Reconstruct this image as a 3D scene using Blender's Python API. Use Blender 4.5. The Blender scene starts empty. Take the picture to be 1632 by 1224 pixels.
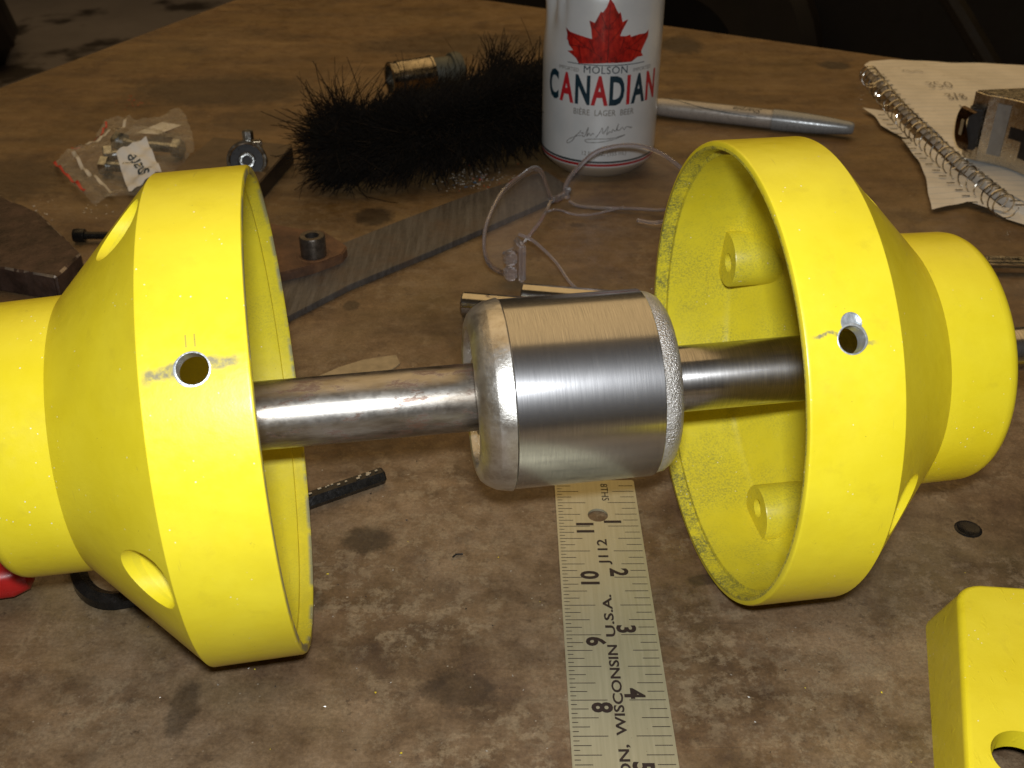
import bpy, bmesh, math, random
import numpy as np
from mathutils import Vector, Matrix

# All helper geometry is written in centimetres and stored in metres.
S = 0.01
rnd = random.Random(7)
sc = bpy.context.scene
col = sc.collection

# ------------------------------------------------------------------ camera
H = 24.858
PITCH, ROLL, FPX = 0.5726, 0.0015, 1780.99
cd = bpy.data.cameras.new("camera")
cam = bpy.data.objects.new("camera", cd)
col.objects.link(cam)
cd.sensor_width = 36.0
cd.lens = FPX * 36.0 / 1632.0
cd.clip_start = 0.01
cd.clip_end = 50.0
F = Vector((0, math.cos(PITCH), -math.sin(PITCH)))
R0 = Vector((1, 0, 0)); U0 = R0.cross(F)
c_, s_ = math.cos(ROLL), math.sin(ROLL)
Rr = c_ * R0 + s_ * U0; Uu = -s_ * R0 + c_ * U0
m = Matrix((Rr, Uu, -F)).transposed().to_4x4()
m.translation = Vector((0, 0, H * S))
cam.matrix_world = m
cd.dof.use_dof = True
cd.dof.focus_distance = 0.33
cd.dof.aperture_fstop = 38.0
sc.camera = cam

# ------------------------------------------------------------------ light and exposure
w = bpy.data.worlds.new("World"); sc.world = w; w.use_nodes = True
w.node_tree.nodes["Background"].inputs[0].default_value = (1.0, 0.72, 0.45, 1)
w.node_tree.nodes["Background"].inputs[1].default_value = 0.035

def area(name, loc, target, sx, sy, power, color):
    l = bpy.data.lights.new(name, 'AREA'); l.shape = 'RECTANGLE'
    l.size = sx * S; l.size_y = sy * S; l.energy = power; l.color = color
    o = bpy.data.objects.new(name, l); col.objects.link(o)
    o.location = Vector(loc) * S
    o.rotation_euler = (Vector(target) - Vector(loc)).to_track_quat('-Z', 'Y').to_euler()
    return o
# the camera's own flash, just above the lens
area("camera_flash", (0.3, -0.6, H + 3.6), (0.3, 34, 0), 2.6, 1.3, 1.36, (0.97, 1.0, 1.03))
# the workshop's warm ceiling light, above and behind the bench
area("ceiling_lamp", (10, 180, 150), (10, 180, 0), 300, 300, 23.0, (1.0, 0.66, 0.29))
sc.view_settings.view_transform = 'Standard'
sc.view_settings.look = 'None'
sc.view_settings.exposure = 0.0
sc.view_settings.gamma = 1.0
sc.cycles.max_bounces = 8
sc.cycles.transparent_max_bounces = 16
sc.cycles.caustics_reflective = False
sc.cycles.caustics_refractive = False
sc.cycles.use_denoising = True

# ------------------------------------------------------------------ node helpers
class Mat:
    def __init__(s, name):
        s.m = bpy.data.materials.new(name); s.m.use_nodes = True
        s.nt = s.m.node_tree; s.n = s.nt.nodes; s.l = s.nt.links
        s.b = s.n["Principled BSDF"]; s._c = None
    def put(s, sock, v):
        if isinstance(v, bpy.types.NodeSocket): s.l.new(v, sock)
        elif v is not None:
            try: sock.default_value = v
            except Exception: sock.default_value = (*v, 1) if len(v) == 3 else v
    def co(s, scale=(1, 1, 1), rot=(0, 0, 0), loc=(0, 0, 0)):
        tc = s.n.new('ShaderNodeTexCoord'); mp = s.n.new('ShaderNodeMapping')
        s.l.new(tc.outputs['Object'], mp.inputs[0])
        mp.inputs['Scale'].default_value = [100 * k for k in scale]
        mp.inputs['Rotation'].default_value = rot; mp.inputs['Location'].default_value = loc
        return mp.outputs[0]
    def xyz(s, v=None):
        x = s.n.new('ShaderNodeSeparateXYZ'); s.l.new(v or s.co(), x.inputs[0]); return x.outputs
    def noise(s, scale, detail=4, rough=.55, vec=None, dist=0.0):
        n = s.n.new('ShaderNodeTexNoise'); s.l.new(vec or s.co(), n.inputs['Vector'])
        n.inputs['Scale'].default_value = scale; n.inputs['Detail'].default_value = detail
        n.inputs['Roughness'].default_value = rough; n.inputs['Distortion'].default_value = dist
        return n.outputs[0]
    def vor(s, scale, vec=None, feature='F1', rand=1.0, out=0):
        n = s.n.new('ShaderNodeTexVoronoi'); n.feature = feature
        s.l.new(vec or s.co(), n.inputs['Vector']); n.inputs['Scale'].default_value = scale
        n.inputs['Randomness'].default_value = rand
        return n.outputs[out]
    def ramp(s, f, stops, interp='LINEAR'):
        n = s.n.new('ShaderNodeValToRGB'); n.color_ramp.interpolation = interp
        e = n.color_ramp.elements
        while len(e) < len(stops): e.new(.5)
        for i, (p, c) in enumerate(stops):
            e[i].position = p; e[i].color = (c, c, c, 1) if isinstance(c, (int, float)) else (*c, 1)
        s.l.new(f, n.inputs[0]); return n.outputs[0]
    def rng(s, f, a, b, c=0.0, d=1.0):
        n = s.n.new('ShaderNodeMapRange'); n.clamp = True
        s.put(n.inputs[0], f)
        for i, v in enumerate((a, b, c, d)): n.inputs[1 + i].default_value = v
        return n.outputs[0]
    def mix(s, f, a, b, mode='MIX'):
        n = s.n.new('ShaderNodeMixRGB'); n.blend_type = mode
        s.put(n.inputs[0], f); s.put(n.inputs[1], a); s.put(n.inputs[2], b); return n.outputs[0]
    def math(s, op, a, b=None, c=None):
        n = s.n.new('ShaderNodeMath'); n.operation = op
        s.put(n.inputs[0], a); s.put(n.inputs[1], b)
        if c is not None: s.put(n.inputs[2], c)
        return n.outputs[0]
    def bump(s, h, dist=0.01, strength=1.0, prev=None):
        n = s.n.new('ShaderNodeBump'); n.inputs['Distance'].default_value = dist * S
        n.inputs['Strength'].default_value = strength
        s.l.new(h, n.inputs['Height'])
        if prev: s.l.new(prev, n.inputs['Normal'])
        s.l.new(n.outputs[0], s.b.inputs['Normal']); return n.outputs[0]
    def set(s, **k):
        al = dict(color='Base Color', rough='Roughness', metal='Metallic', ior='IOR', trans='Transmission Weight',
                  coat='Coat Weight', coatr='Coat Roughness', aniso='Anisotropic', alpha='Alpha', spec='Specular IOR Level',
                  sheen='Sheen Weight')
        for q, v in k.items(): s.put(s.b.inputs[al[q]], v)
        return s

def simple(name, color, rough=.5, metal=0.0, var=.15, nscale=1.5, bumpd=0.0, bscale=12, coat=0.0, rv=.1):
    M = Mat(name)
    n = M.noise(nscale, 5, .6)
    dark = tuple(c * (1 - var) for c in color); lite = tuple(min(1, c * (1 + var)) for c in color)
    M.set(color=M.ramp(n, [(.3, dark), (.7, lite)]), metal=metal, coat=coat,
          rough=M.rng(M.noise(nscale * 3, 4, .6), .3, .7, max(.02, rough - rv), min(1, rough + rv)))
    if bumpd: M.bump(M.noise(bscale, 5, .6), bumpd)
    return M.m

# ------------------------------------------------------------------ mesh helpers (centimetres)
def finish(bm, ang=35):
    bm.normal_update()
    for f in bm.faces: f.smooth = True
    a = math.radians(ang)
    for e in bm.edges:
        if len(e.link_faces) == 2:
            e.smooth = e.calc_face_angle(0) < a
    return bm

def to_obj(name, bm, mats, parent=None, mw=None, ang=35, scale=True):
    if scale:
        finish(bm, ang)
        bmesh.ops.scale(bm, vec=(S, S, S), verts=bm.verts)
    me = bpy.data.meshes.new(name); bm.to_mesh(me); bm.free()
    if not isinstance(mats, (list, tuple)): mats = [mats]
    for q in mats: me.materials.append(q)
    return link(name, me, parent, mw)

def link(name, data, parent=None, mw=None):
    o = bpy.data.objects.new(name, data); col.objects.link(o)
    if parent is not None: o.parent = parent
    if mw is not None: o.matrix_basis = mw
    return o

def tag(o, label=None, cat=None, group=None, kind=None):
    if label: o['label'] = label
    if cat: o['category'] = cat
    if group: o['group'] = group
    if kind: o['kind'] = kind
    return o

def place(x=0, y=0, z=0, rz=0, rx=0, ry=0):
    from mathutils import Euler
    return Matrix.Translation(Vector((x, y, z)) * S) @ Euler((rx, ry, rz)).to_matrix().to_4x4()

def frame(o, xa, ya, za):
    mm = Matrix((Vector(xa), Vector(ya), Vector(za))).transposed().to_4x4()
    mm.translation = Vector(o) * S
    return mm

def thing(name, label, cat, mw=None, group=None):
    o = link(name, None, None, mw); o.empty_display_size = .01
    return tag(o, label, cat, group)

def lathe(prof, n=64, bm=None, closed=False, cap=True, mat=0, M=None):
    """prof: list of (z, r). closed=True joins last to first (a solid ring)"""
    bm = bm or bmesh.new(); rings = []
    for z, r in prof:
        if r < 1e-6: rings.append([bm.verts.new((0, 0, z))])
        else: rings.append([bm.verts.new((r * math.cos(2 * math.pi * i / n), r * math.sin(2 * math.pi * i / n), z)) for i in range(n)])
    pairs = list(zip(rings[:-1], rings[1:]))
    if closed: pairs.append((rings[-1], rings[0]))
    nf = []
    for a, b in pairs:
        for i in range(n):
            j = (i + 1) % n
            if len(a) == 1 and len(b) == 1: continue
            if len(a) == 1: f = bm.faces.new((a[0], b[j], b[i]))
            elif len(b) == 1: f = bm.faces.new((a[i], a[j], b[0]))
            else: f = bm.faces.new((a[i], a[j], b[j], b[i]))
            f.material_index = mat; nf.append(f)
    if not closed and cap:
        for rg, rev in ((rings[0], True), (rings[-1], False)):
            if len(rg) > 1:
                f = bm.faces.new(list(reversed(rg)) if rev else rg); f.material_index = mat
    if M is not None:
        bmesh.ops.transform(bm, matrix=M, verts=[v for rg in rings for v in rg])
    return bm

def prism(poly, z0, z1, bm=None, bev=0, seg=2, M=None):
    b2 = bmesh.new()
    lo = [b2.verts.new((x, y, z0)) for x, y in poly]; hi = [b2.verts.new((x, y, z1)) for x, y in poly]
    n = len(poly)
    b2.faces.new(list(reversed(lo))); b2.faces.new(hi)
    for i in range(n):
        j = (i + 1) % n; b2.faces.new((lo[i], lo[j], hi[j], hi[i]))
    bmesh.ops.recalc_face_normals(b2, faces=b2.faces)
    if bev:
        bmesh.ops.bevel(b2, geom=b2.edges[:], offset=bev, segments=seg, affect='EDGES', clamp_overlap=True)
    if M is not None: bmesh.ops.transform(b2, matrix=M, verts=b2.verts)
    if bm is None: return b2
    return merge(bm, b2)

def merge(bm, b2, mat=None):
    me = bpy.data.meshes.new("tmp"); b2.to_mesh(me); b2.free()
    k = len(bm.faces)
    bm.from_mesh(me); bpy.data.meshes.remove(me)
    if mat is not None:
        bm.faces.ensure_lookup_table()
        for f in bm.faces[k:]: f.material_index = mat
    return bm

def box(bm, c, s, bev=0, M=None):
    x, y, z = c; a, b, d = s[0] / 2, s[1] / 2, s[2] / 2
    return prism([(x - a, y - b), (x + a, y - b), (x + a, y + b), (x - a, y + b)], z - d, z + d, bm, bev, M=M)

def smooth_path(pts, sub=6):
    P = [Vector(p) for p in pts]; out = []
    for i in range(len(P) - 1):
        p0 = P[max(i - 1, 0)]; p1 = P[i]; p2 = P[i + 1]; p3 = P[min(i + 2, len(P) - 1)]
        for k in range(sub):
            t = k / sub
            out.append(.5 * ((2 * p1) + (p2 - p0) * t + (2 * p0 - 5 * p1 + 4 * p2 - p3) * t * t + (3 * p1 - p0 - 3 * p2 + p3) * t ** 3))
    out.append(P[-1]); return out

def tube(pts, r, n=8, bm=None, sub=0, flat=1.0, up=None, cap=True, ph=0.0):
    bm = bm or bmesh.new()
    P = smooth_path(pts, sub) if sub else [Vector(p) for p in pts]
    m_ = len(P); rings = []; prev = None
    for i, p in enumerate(P):
        d = (P[min(i + 1, m_ - 1)] - P[max(i - 1, 0)]).normalized()
        if prev is None:
            prev = Vector(up) if up else (Vector((0, 0, 1)) if abs(d.z) < .9 else Vector((1, 0, 0)))
        a = prev - d * prev.dot(d)
        a.normalize(); prev = a; b = d.cross(a)
        rr = r(i / (m_ - 1)) if callable(r) else r
        rings.append([bm.verts.new(p + a * (rr * math.cos(ph + 2 * math.pi * k / n)) + b * (rr * flat * math.sin(ph + 2 * math.pi * k / n))) for k in range(n)])
    for A, B in zip(rings[:-1], rings[1:]):
        for k in range(n): bm.faces.new((A[k], A[(k + 1) % n], B[(k + 1) % n], B[k]))
    if cap: bm.faces.new(list(reversed(rings[0]))); bm.faces.new(rings[-1])
    return bm

def strip(a, b, bm=None):
    """quad strip between two point lists"""
    bm = bm or bmesh.new()
    A = [bm.verts.new(p) for p in a]; B = [bm.verts.new(p) for p in b]
    for i in range(len(A) - 1): bm.faces.new((A[i], A[i + 1], B[i + 1], B[i]))
    return bm

def text_bm(s, h, xs=1.0, bold=0.0, align='LEFT', track=1.0, shear=0.0):
    """flat lettering, cap height h cm, baseline y=0"""
    cu = bpy.data.curves.new("txt", 'FONT'); cu.body = s; cu.size = 1.0
    cu.align_x = align; cu.offset = bold; cu.space_character = track; cu.shear = shear; cu.resolution_u = 3
    o = bpy.data.objects.new("txt", cu); col.objects.link(o)
    dg = bpy.context.evaluated_depsgraph_get(); dg.update()
    me = bpy.data.meshes.new_from_object(o.evaluated_get(dg))
    bm = bmesh.new(); bm.from_mesh(me)
    bpy.data.objects.remove(o); bpy.data.curves.remove(cu); bpy.data.meshes.remove(me)
    k = h / 0.69
    for v in bm.verts: v.co = Vector((v.co.x * k * xs, v.co.y * k, 0))
    for f in bm.faces: f.material_index = 0
    return bm

def slices(bm, step, axis=0):
    if not bm.verts: return bm
    lo = min(v.co[axis] for v in bm.verts); hi = max(v.co[axis] for v in bm.verts)
    no = Vector((1, 0, 0)) if axis == 0 else Vector((0, 1, 0))
    x = math.floor(lo / step) * step
    while x < hi:
        p = Vector((x, 0, 0)) if axis == 0 else Vector((0, x, 0))
        bmesh.ops.bisect_plane(bm, geom=bm.verts[:] + bm.edges[:] + bm.faces[:], plane_co=p, plane_no=no)
        x += step
    return bm

def bm_obj_raw(name, bm):
    me = bpy.data.meshes.new(name); bm.to_mesh(me); bm.free()
    return link(name, me)

def boolean(base_bm, cuts, mats):
    """cuts: list of (bmesh, operation, material index); exact boolean in cm, returns bmesh"""
    o = bm_obj_raw("b_base", base_bm)
    for q in mats: o.data.materials.append(q)
    tmp = []
    for i, (b, op, mi) in enumerate(cuts):
        for f in b.faces: f.material_index = mi
        bmesh.ops.recalc_face_normals(b, faces=b.faces)
        c = bm_obj_raw("b_cut", b); tmp.append(c)
        for q in mats: c.data.materials.append(q)
        md = o.modifiers.new("b%d" % i, 'BOOLEAN'); md.object = c; md.operation = op; md.solver = 'EXACT'
        try: md.material_mode = 'TRANSFER'
        except Exception: pass
    dg = bpy.context.evaluated_depsgraph_get(); dg.update()
    me = bpy.data.meshes.new_from_object(o.evaluated_get(dg))
    bm = bmesh.new(); bm.from_mesh(me)
    for q in tmp + [o]:
        d = q.data; bpy.data.objects.remove(q); bpy.data.meshes.remove(d)
    bpy.data.meshes.remove(me)
    return bm

def cyl_bm(c, r, z0, z1, n=32, axis='Z'):
    b = lathe([(z0, r), (z1, r)], n)
    bmesh.ops.translate(b, vec=Vector(c), verts=b.verts)
    return b

# ------------------------------------------------------------------ materials
def mat_bench():
    M = Mat("oily_brown_benchtop")
    # broad tone, then crisp mottling at several sizes
    base = M.math('ADD', M.math('MULTIPLY', M.noise(.13, 4, .5), .55), M.math('MULTIPLY', M.noise(.9, 10, .72), .45))
    c = M.ramp(base, [(.39, (.058, .034, .018)), (.47, (.122, .077, .042)), (.53, (.175, .116, .066)), (.61, (.235, .165, .100))])
    c = M.mix(M.rng(M.noise(.10, 4, .6, M.co(loc=(9, 3, 0))), .52, .68, 0, .38), c, (.150, .078, .036))
    c = M.mix(M.rng(M.noise(.08, 4, .6, M.co(loc=(31, 13, 0))), .52, .68, 0, .45), c, (.120, .098, .040))
    # warm lamplight on the far side, painted in as a golden tint
    far = M.rng(M.xyz()[1], 30, 62)
    c = M.mix(M.math('MULTIPLY', far, .55), c, M.ramp(M.noise(.3, 8, .68, M.co(scale=(.5, 1.6, 1), rot=(0, 0, .45))), [(.3, (.070, .038, .010)), (.5, (.180, .105, .030)), (.7, (.280, .180, .060))]))
    # crusty pale dried patches, broken up finely
    reg = M.rng(M.noise(.14, 3, .6, M.co(loc=(5, 40, 0))), .42, .54)
    reg = M.math('MULTIPLY', reg, M.rng(far, 0, 1, 1, .3))
    crust = M.rng(M.noise(1.6, 12, .78, M.co(loc=(2, 1, 0))), .49, .56)
    c = M.mix(M.math('MULTIPLY', M.math('MULTIPLY', reg, crust), .55), c, (.275, .210, .130))
    # dark grease blotches
    gr = M.rng(M.noise(.40, 10, .70, M.co(loc=(17, 8, 0))), .53, .62)
    c = M.mix(M.math('MULTIPLY', gr, .40), c, (.055, .030, .018))
    gr2 = M.rng(M.noise(2.2, 8, .72, M.co(loc=(7, 28, 0))), .58, .64)
    c = M.mix(M.math('MULTIPLY', M.math('MULTIPLY', gr2, M.rng(M.noise(.25, 3), .42, .6)), .6), c, (.035, .021, .014))
    # long faint wiping streaks
    st = M.noise(.5, 6, .65, M.co(scale=(.16, 1.6, 1), rot=(0, 0, .5)))
    c = M.mix(.25, c, M.ramp(st, [(.35, (.25, .22, .2)), (.5, (.5, .5, .5)), (.66, (.78, .74, .68))]), 'OVERLAY')
    # single round oil stains
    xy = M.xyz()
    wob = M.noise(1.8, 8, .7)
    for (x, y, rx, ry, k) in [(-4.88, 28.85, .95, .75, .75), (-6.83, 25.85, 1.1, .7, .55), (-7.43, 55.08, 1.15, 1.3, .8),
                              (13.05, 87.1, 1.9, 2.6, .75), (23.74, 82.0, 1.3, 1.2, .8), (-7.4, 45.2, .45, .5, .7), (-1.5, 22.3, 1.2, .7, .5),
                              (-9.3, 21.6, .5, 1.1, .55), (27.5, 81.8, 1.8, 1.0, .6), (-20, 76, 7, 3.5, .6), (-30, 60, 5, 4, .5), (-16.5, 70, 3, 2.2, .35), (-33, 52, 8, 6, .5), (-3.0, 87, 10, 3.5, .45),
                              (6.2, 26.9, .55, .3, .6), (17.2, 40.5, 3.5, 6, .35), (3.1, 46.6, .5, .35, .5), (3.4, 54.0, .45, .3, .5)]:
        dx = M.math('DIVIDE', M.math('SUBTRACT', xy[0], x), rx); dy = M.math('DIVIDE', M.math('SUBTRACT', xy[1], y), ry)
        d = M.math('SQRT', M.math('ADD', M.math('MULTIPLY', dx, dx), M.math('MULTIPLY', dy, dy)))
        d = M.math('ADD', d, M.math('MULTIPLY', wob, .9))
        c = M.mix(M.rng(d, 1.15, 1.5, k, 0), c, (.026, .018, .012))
    # fine grain + tiny light flecks
    fine = M.noise(9, 6, .75)
    c = M.mix(.75, c, M.ramp(fine, [(.3, (.3, .3, .3)), (.5, (.5, .5, .5)), (.7, (.72, .72, .72))]), 'OVERLAY')
    fl = M.vor(2.6, M.co(loc=(3, 3, 0)))
    flm = M.math('MULTIPLY', M.rng(fl, .05, .085, 1, 0), M.rng(M.noise(.3, 3), .5, .62))
    c = M.mix(M.math('MULTIPLY', flm, .7), c, (.42, .36, .27))
    # scratches
    wv = M.noise(3.5, 2, .5, M.co(scale=(.08, 3.2, 1), rot=(0, 0, 1.1), loc=(4, 4, 0)))
    c = M.mix(M.rng(wv, .70, .74, 0, .35), c, (.03, .02, .015))
    M.set(color=c, rough=M.rng(M.noise(.7, 8, .7), .35, .65, .30, .60), spec=.5)
    M.bump(M.math('ADD', M.noise(4, 9, .75), M.math('MULTIPLY', crust, .2)), .022, .8)
    return M.m

def mat_yellow(name, kind):
    """kind: 'left' / 'right' hub body (stain marks in the part's own frame), 'plain' casting"""
    M = Mat(name)
    x, y, z = M.xyz()
    c = M.ramp(M.noise(.5, 5, .6), [(.3, (.80, .660, .018)), (.7, (.87, .738, .034))])
    c = M.mix(M.rng(M.noise(1.1, 6, .65, M.co(loc=(8, 1, 2))), .58, .78, 0, .30), c, (.50, .38, .03))
    dustn = M.noise(14, 6, .75)
    if kind != 'plain':
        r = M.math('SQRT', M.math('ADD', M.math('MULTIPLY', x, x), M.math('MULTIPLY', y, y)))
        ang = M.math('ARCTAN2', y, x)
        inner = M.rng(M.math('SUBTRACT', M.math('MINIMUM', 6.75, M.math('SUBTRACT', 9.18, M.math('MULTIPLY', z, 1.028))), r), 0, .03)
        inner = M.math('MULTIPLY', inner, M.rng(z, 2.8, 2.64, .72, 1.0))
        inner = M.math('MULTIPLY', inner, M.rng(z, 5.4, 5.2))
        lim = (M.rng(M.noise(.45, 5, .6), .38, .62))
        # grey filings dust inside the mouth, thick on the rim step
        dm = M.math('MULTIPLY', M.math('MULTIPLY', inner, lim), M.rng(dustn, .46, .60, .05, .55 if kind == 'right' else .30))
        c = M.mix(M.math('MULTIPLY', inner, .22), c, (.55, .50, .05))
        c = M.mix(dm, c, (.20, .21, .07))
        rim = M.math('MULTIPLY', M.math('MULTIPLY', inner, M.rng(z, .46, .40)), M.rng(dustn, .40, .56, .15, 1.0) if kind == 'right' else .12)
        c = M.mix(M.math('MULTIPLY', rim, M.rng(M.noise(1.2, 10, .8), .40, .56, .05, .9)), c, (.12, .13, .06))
        if kind == 'left':   # bare worn metal on the mouth edge
            wr = M.math('MULTIPLY', M.rng(z, .14, .05), M.rng(M.noise(.8, 5, .6, M.co(scale=(1, 1, .3))), .42, .52))
            c = M.mix(M.math('MULTIPLY', M.math('MULTIPLY', wr, M.rng(r, 6.85, 6.8)), .8), c, (.22, .23, .20))
        # pencil/graphite marks round the drilled hole on the outer wall
        ha, hz = (.745, 1.28) if kind == 'left' else (-.667, 1.20)
        wob = M.math('MULTIPLY', M.math('SUBTRACT', M.noise(1.2, 4, .6), .5), .10)
        da = M.math('ABSOLUTE', M.math('ADD', M.math('SUBTRACT', ang, ha - (.0 if kind == 'left' else .004)),
                     M.math('ADD', wob, M.math('MULTIPLY', M.math('SUBTRACT', z, hz), .012 if kind == 'left' else -.03))))
        wd = .022 if kind == 'left' else .006
        band = M.math('MULTIPLY', M.rng(da, wd * .5, wd * 1.4, 1, 0), M.rng(z, *((2.45, 2.3) if kind == 'left' else (1.9, 1.5))))
        band = M.math('MULTIPLY', band, M.rng(z, .1, .4))
        band = M.math('MULTIPLY', M.math('MULTIPLY', band, M.rng(r, 6.8, 6.82)), M.rng(M.noise(7, 5, .7, M.co(loc=(1, 1, 7))), .35, .6, .35, 1.0))
        c = M.mix(M.math('MULTIPLY', band, .92), c, (.20, .185, .15))
        if kind == 'left':   # two short pencil ticks beside the hole
            for dz_ in (-.10, .10):
                tk_ = M.math('MULTIPLY', M.math('COMPARE', z, hz + dz_, .018), M.math('COMPARE', ang, ha + .095, .022))
                c = M.mix(M.math('MULTIPLY', M.math('MULTIPLY', tk_, M.rng(r, 6.8, 6.82)), .6), c, (.2, .17, .08))
        sm = M.math('MULTIPLY', M.rng(M.noise(3.3, 5, .7, M.co(loc=(3, 9, 4))), .66, .74), M.rng(M.noise(.5, 2, .5, M.co(loc=(7, 2, 9))), .5, .6))
        c = M.mix(M.math('MULTIPLY', sm, .55), c, (.34, .25, .04))
        big = M.rng(M.noise(.28, 6, .6, M.co(loc=(1, 4, 9))), .50, .70, 0, .22)
        c = M.mix(big, c, (.55, .44, .03))
        sc2 = M.math('MULTIPLY', M.rng(M.noise(1.0, 3, .5, M.co(scale=(.5, .5, 9), loc=(6, 6, 6))), .70, .74), M.rng(M.noise(.6, 3), .52, .6))
        c = M.mix(M.math('MULTIPLY', sc2, .35), c, (.42, .33, .06))
    # white swarf flecks
    fl = M.rng(M.vor(4.6), .07, .10, 1, 0)
    fl = M.math('MULTIPLY', fl, M.rng(M.noise(.8, 4, .6, M.co(loc=(2, 2, 5))), .52, .60))
    c = M.mix(M.math('MULTIPLY', fl, .95), c, (.9, .88, .75))
    dk = M.math('MULTIPLY', M.rng(M.vor(3.1, M.co(loc=(4, 7, 1))), .03, .055, 1, 0), M.rng(M.noise(.7, 2), .5, .6))
    c = M.mix(M.math('MULTIPLY', dk, .55), c, (.2, .14, .03))
    M.set(color=c, rough=M.rng(M.noise(2.5, 5, .6), .3, .7, .30, .46), spec=.5, coat=.12)
    M.b.inputs['Coat Roughness'].default_value = .25
    n1 = M.bump(M.noise(3.0, 4, .6), .012, .5)
    n2 = M.bump(M.noise(26, 3, .6), .0035, .5, n1)
    if kind == 'plain':
        n3 = M.bump(M.rng(M.noise(3.2, 3, .6, M.co(scale=(1.6, .5, 1), rot=(0, 0, .6), loc=(1, 5, 2))), .62, .76), .012, .8, n2)
    return M.m

def mat_turned(name, color, rough, ring, aniso=.6, grime=0.0):
    """steel turned on a lathe: fine rings round the local z axis"""
    M = Mat(name)
    g = M.noise(1.0, 5, .75, M.co(scale=(.25, .25, ring)))
    g2 = M.noise(1.0, 4, .7, M.co(scale=(1.1, 1.1, ring * 1.7)))
    c = M.mix(.42, color, M.ramp(g2, [(.34, (.24, .24, .24)), (.5, (.5, .5, .5)), (.66, (.80, .80, .80))]), 'OVERLAY')
    if grime:
        gm = M.noise(.9, 7, .7, M.co(scale=(1, 1, .6), loc=(3, 3, 3)))
        c = M.mix(M.rng(gm, .46, .66, 0, grime), c, (.09, .062, .042))
    tn = M.n.new('ShaderNodeTangent'); tn.direction_type = 'RADIAL'; tn.axis = 'Z'
    M.l.new(tn.outputs[0], M.b.inputs['Tangent']); M.b.inputs['Anisotropic Rotation'].default_value = .25
    fl = M.math('MULTIPLY', M.rng(M.vor(5.0), .03, .05, 1, 0), M.rng(M.noise(.6, 2), .5, .56))
    c = M.mix(M.math('MULTIPLY', fl, .7), c, (.95, .9, .7))
    M.set(color=c, metal=1.0, rough=M.rng(g, .3, .7, rough * .9, rough * 1.12), aniso=aniso)
    M.bump(g, .00025, 1.0)
    b2 = M.n.new('ShaderNodeBsdfAnisotropic'); b2.inputs['Roughness'].default_value = .46; b2.inputs['Anisotropy'].default_value = .2
    M.l.new(c, b2.inputs['Color']); M.l.new(M.b.inputs['Normal'].links[0].from_socket, b2.inputs['Normal'])
    mx = M.n.new('ShaderNodeMixShader'); mx.inputs[0].default_value = .24
    out = [q for q in M.n if q.type == 'OUTPUT_MATERIAL'][0]
    M.l.new(M.b.outputs[0], mx.inputs[1]); M.l.new(b2.outputs[0], mx.inputs[2]); M.l.new(mx.outputs[0], out.inputs[0])
    return M.m

def mat_rustshaft():
    M = Mat("stained_steel")
    n = M.noise(1.1, 9, .66, M.co(scale=(1, 1, .22)))
    c = M.ramp(n, [(.36, (.15, .12, .09)), (.47, (.29, .26, .22)), (.55, (.38, .36, .325)), (.68, (.50, .48, .46))])
    r = M.noise(1.6, 10, .78, M.co(scale=(1, 1, .4), loc=(4, 2, 8)))
    rm = M.rng(r, .525, .57)
    c = M.mix(M.math('MULTIPLY', rm, .75), c, (.13, .062, .035))
    M.set(color=c, metal=M.rng(rm, 0, 1, .92, .45), rough=M.rng(M.noise(2.2, 6, .7), .3, .7, .26, .44))
    M.bump(M.noise(14, 5, .7), .0022, .7)
    return M.m

def mat_cast_al():
    M = Mat("cast_aluminium")
    n = M.noise(1.2, 7, .7)
    c = M.ramp(n, [(.35, (.50, .46, .40)), (.5, (.66, .64, .59)), (.68, (.80, .79, .76))])
    sp = M.math('MULTIPLY', M.rng(M.noise(4.5, 6, .7, M.co(loc=(7, 7, 7))), .60, .70), M.rng(M.noise(.8, 3, .6, M.co(loc=(2, 5, 1))), .5, .65))
    c = M.mix(M.math('MULTIPLY', sp, .6), c, (.16, .10, .06))
    M.set(color=c, metal=.95, rough=M.rng(n, .3, .7, .30, .42))
    M.bump(M.math('ADD', M.noise(7, 8, .75), M.math('MULTIPLY', M.noise(2.2, 3, .5), 2.0)), .012, .9)
    return M.m

def mat_grain_al():
    M = Mat("rough_cast_aluminium")
    n = M.vor(17.0)
    c = M.ramp(M.noise(2, 5, .6), [(.3, (.52, .50, .47)), (.7, (.72, .70, .67))])
    M.set(color=c, metal=.7, rough=.36)
    M.bump(M.math('ADD', n, M.noise(22, 4, .7)), .035, 1.0)
    return M.m

def mat_ruler():
    M = Mat("ruler_alloy")
    n = M.noise(1.0, 5, .6, M.co(scale=(9, .4, 1)))
    c = M.ramp(n, [(.3, (.42, .395, .27)), (.7, (.51, .48, .335))])
    c = M.mix(M.rng(M.noise(.8, 5, .6), .6, .75, 0, .25), c, (.25, .2, .12))
    fl = M.rng(M.vor(3.0, M.co(loc=(1, 5, 0))), .02, .035, 1, 0)
    c = M.mix(M.math('MULTIPLY', fl, M.rng(M.noise(.5, 2), .5, .6)), c, (.1, .07, .06))
    M.set(color=c, metal=.55, rough=M.rng(n, .3, .7, .40, .50))
    M.bump(n, .0008)
    return M.m

def mat_floor():
    M = Mat("workshop_floor")
    c = M.ramp(M.noise(.02, 6, .65), [(.3, (.26, .24, .25)), (.7, (.42, .39, .40))])
    c = M.mix(M.rng(M.noise(.035, 4, .55, M.co(loc=(4, 1, 0))), .56, .63, 0, .85), c, (.025, .018, .014))
    M.set(color=c, rough=.8)
    return M.m

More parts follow.
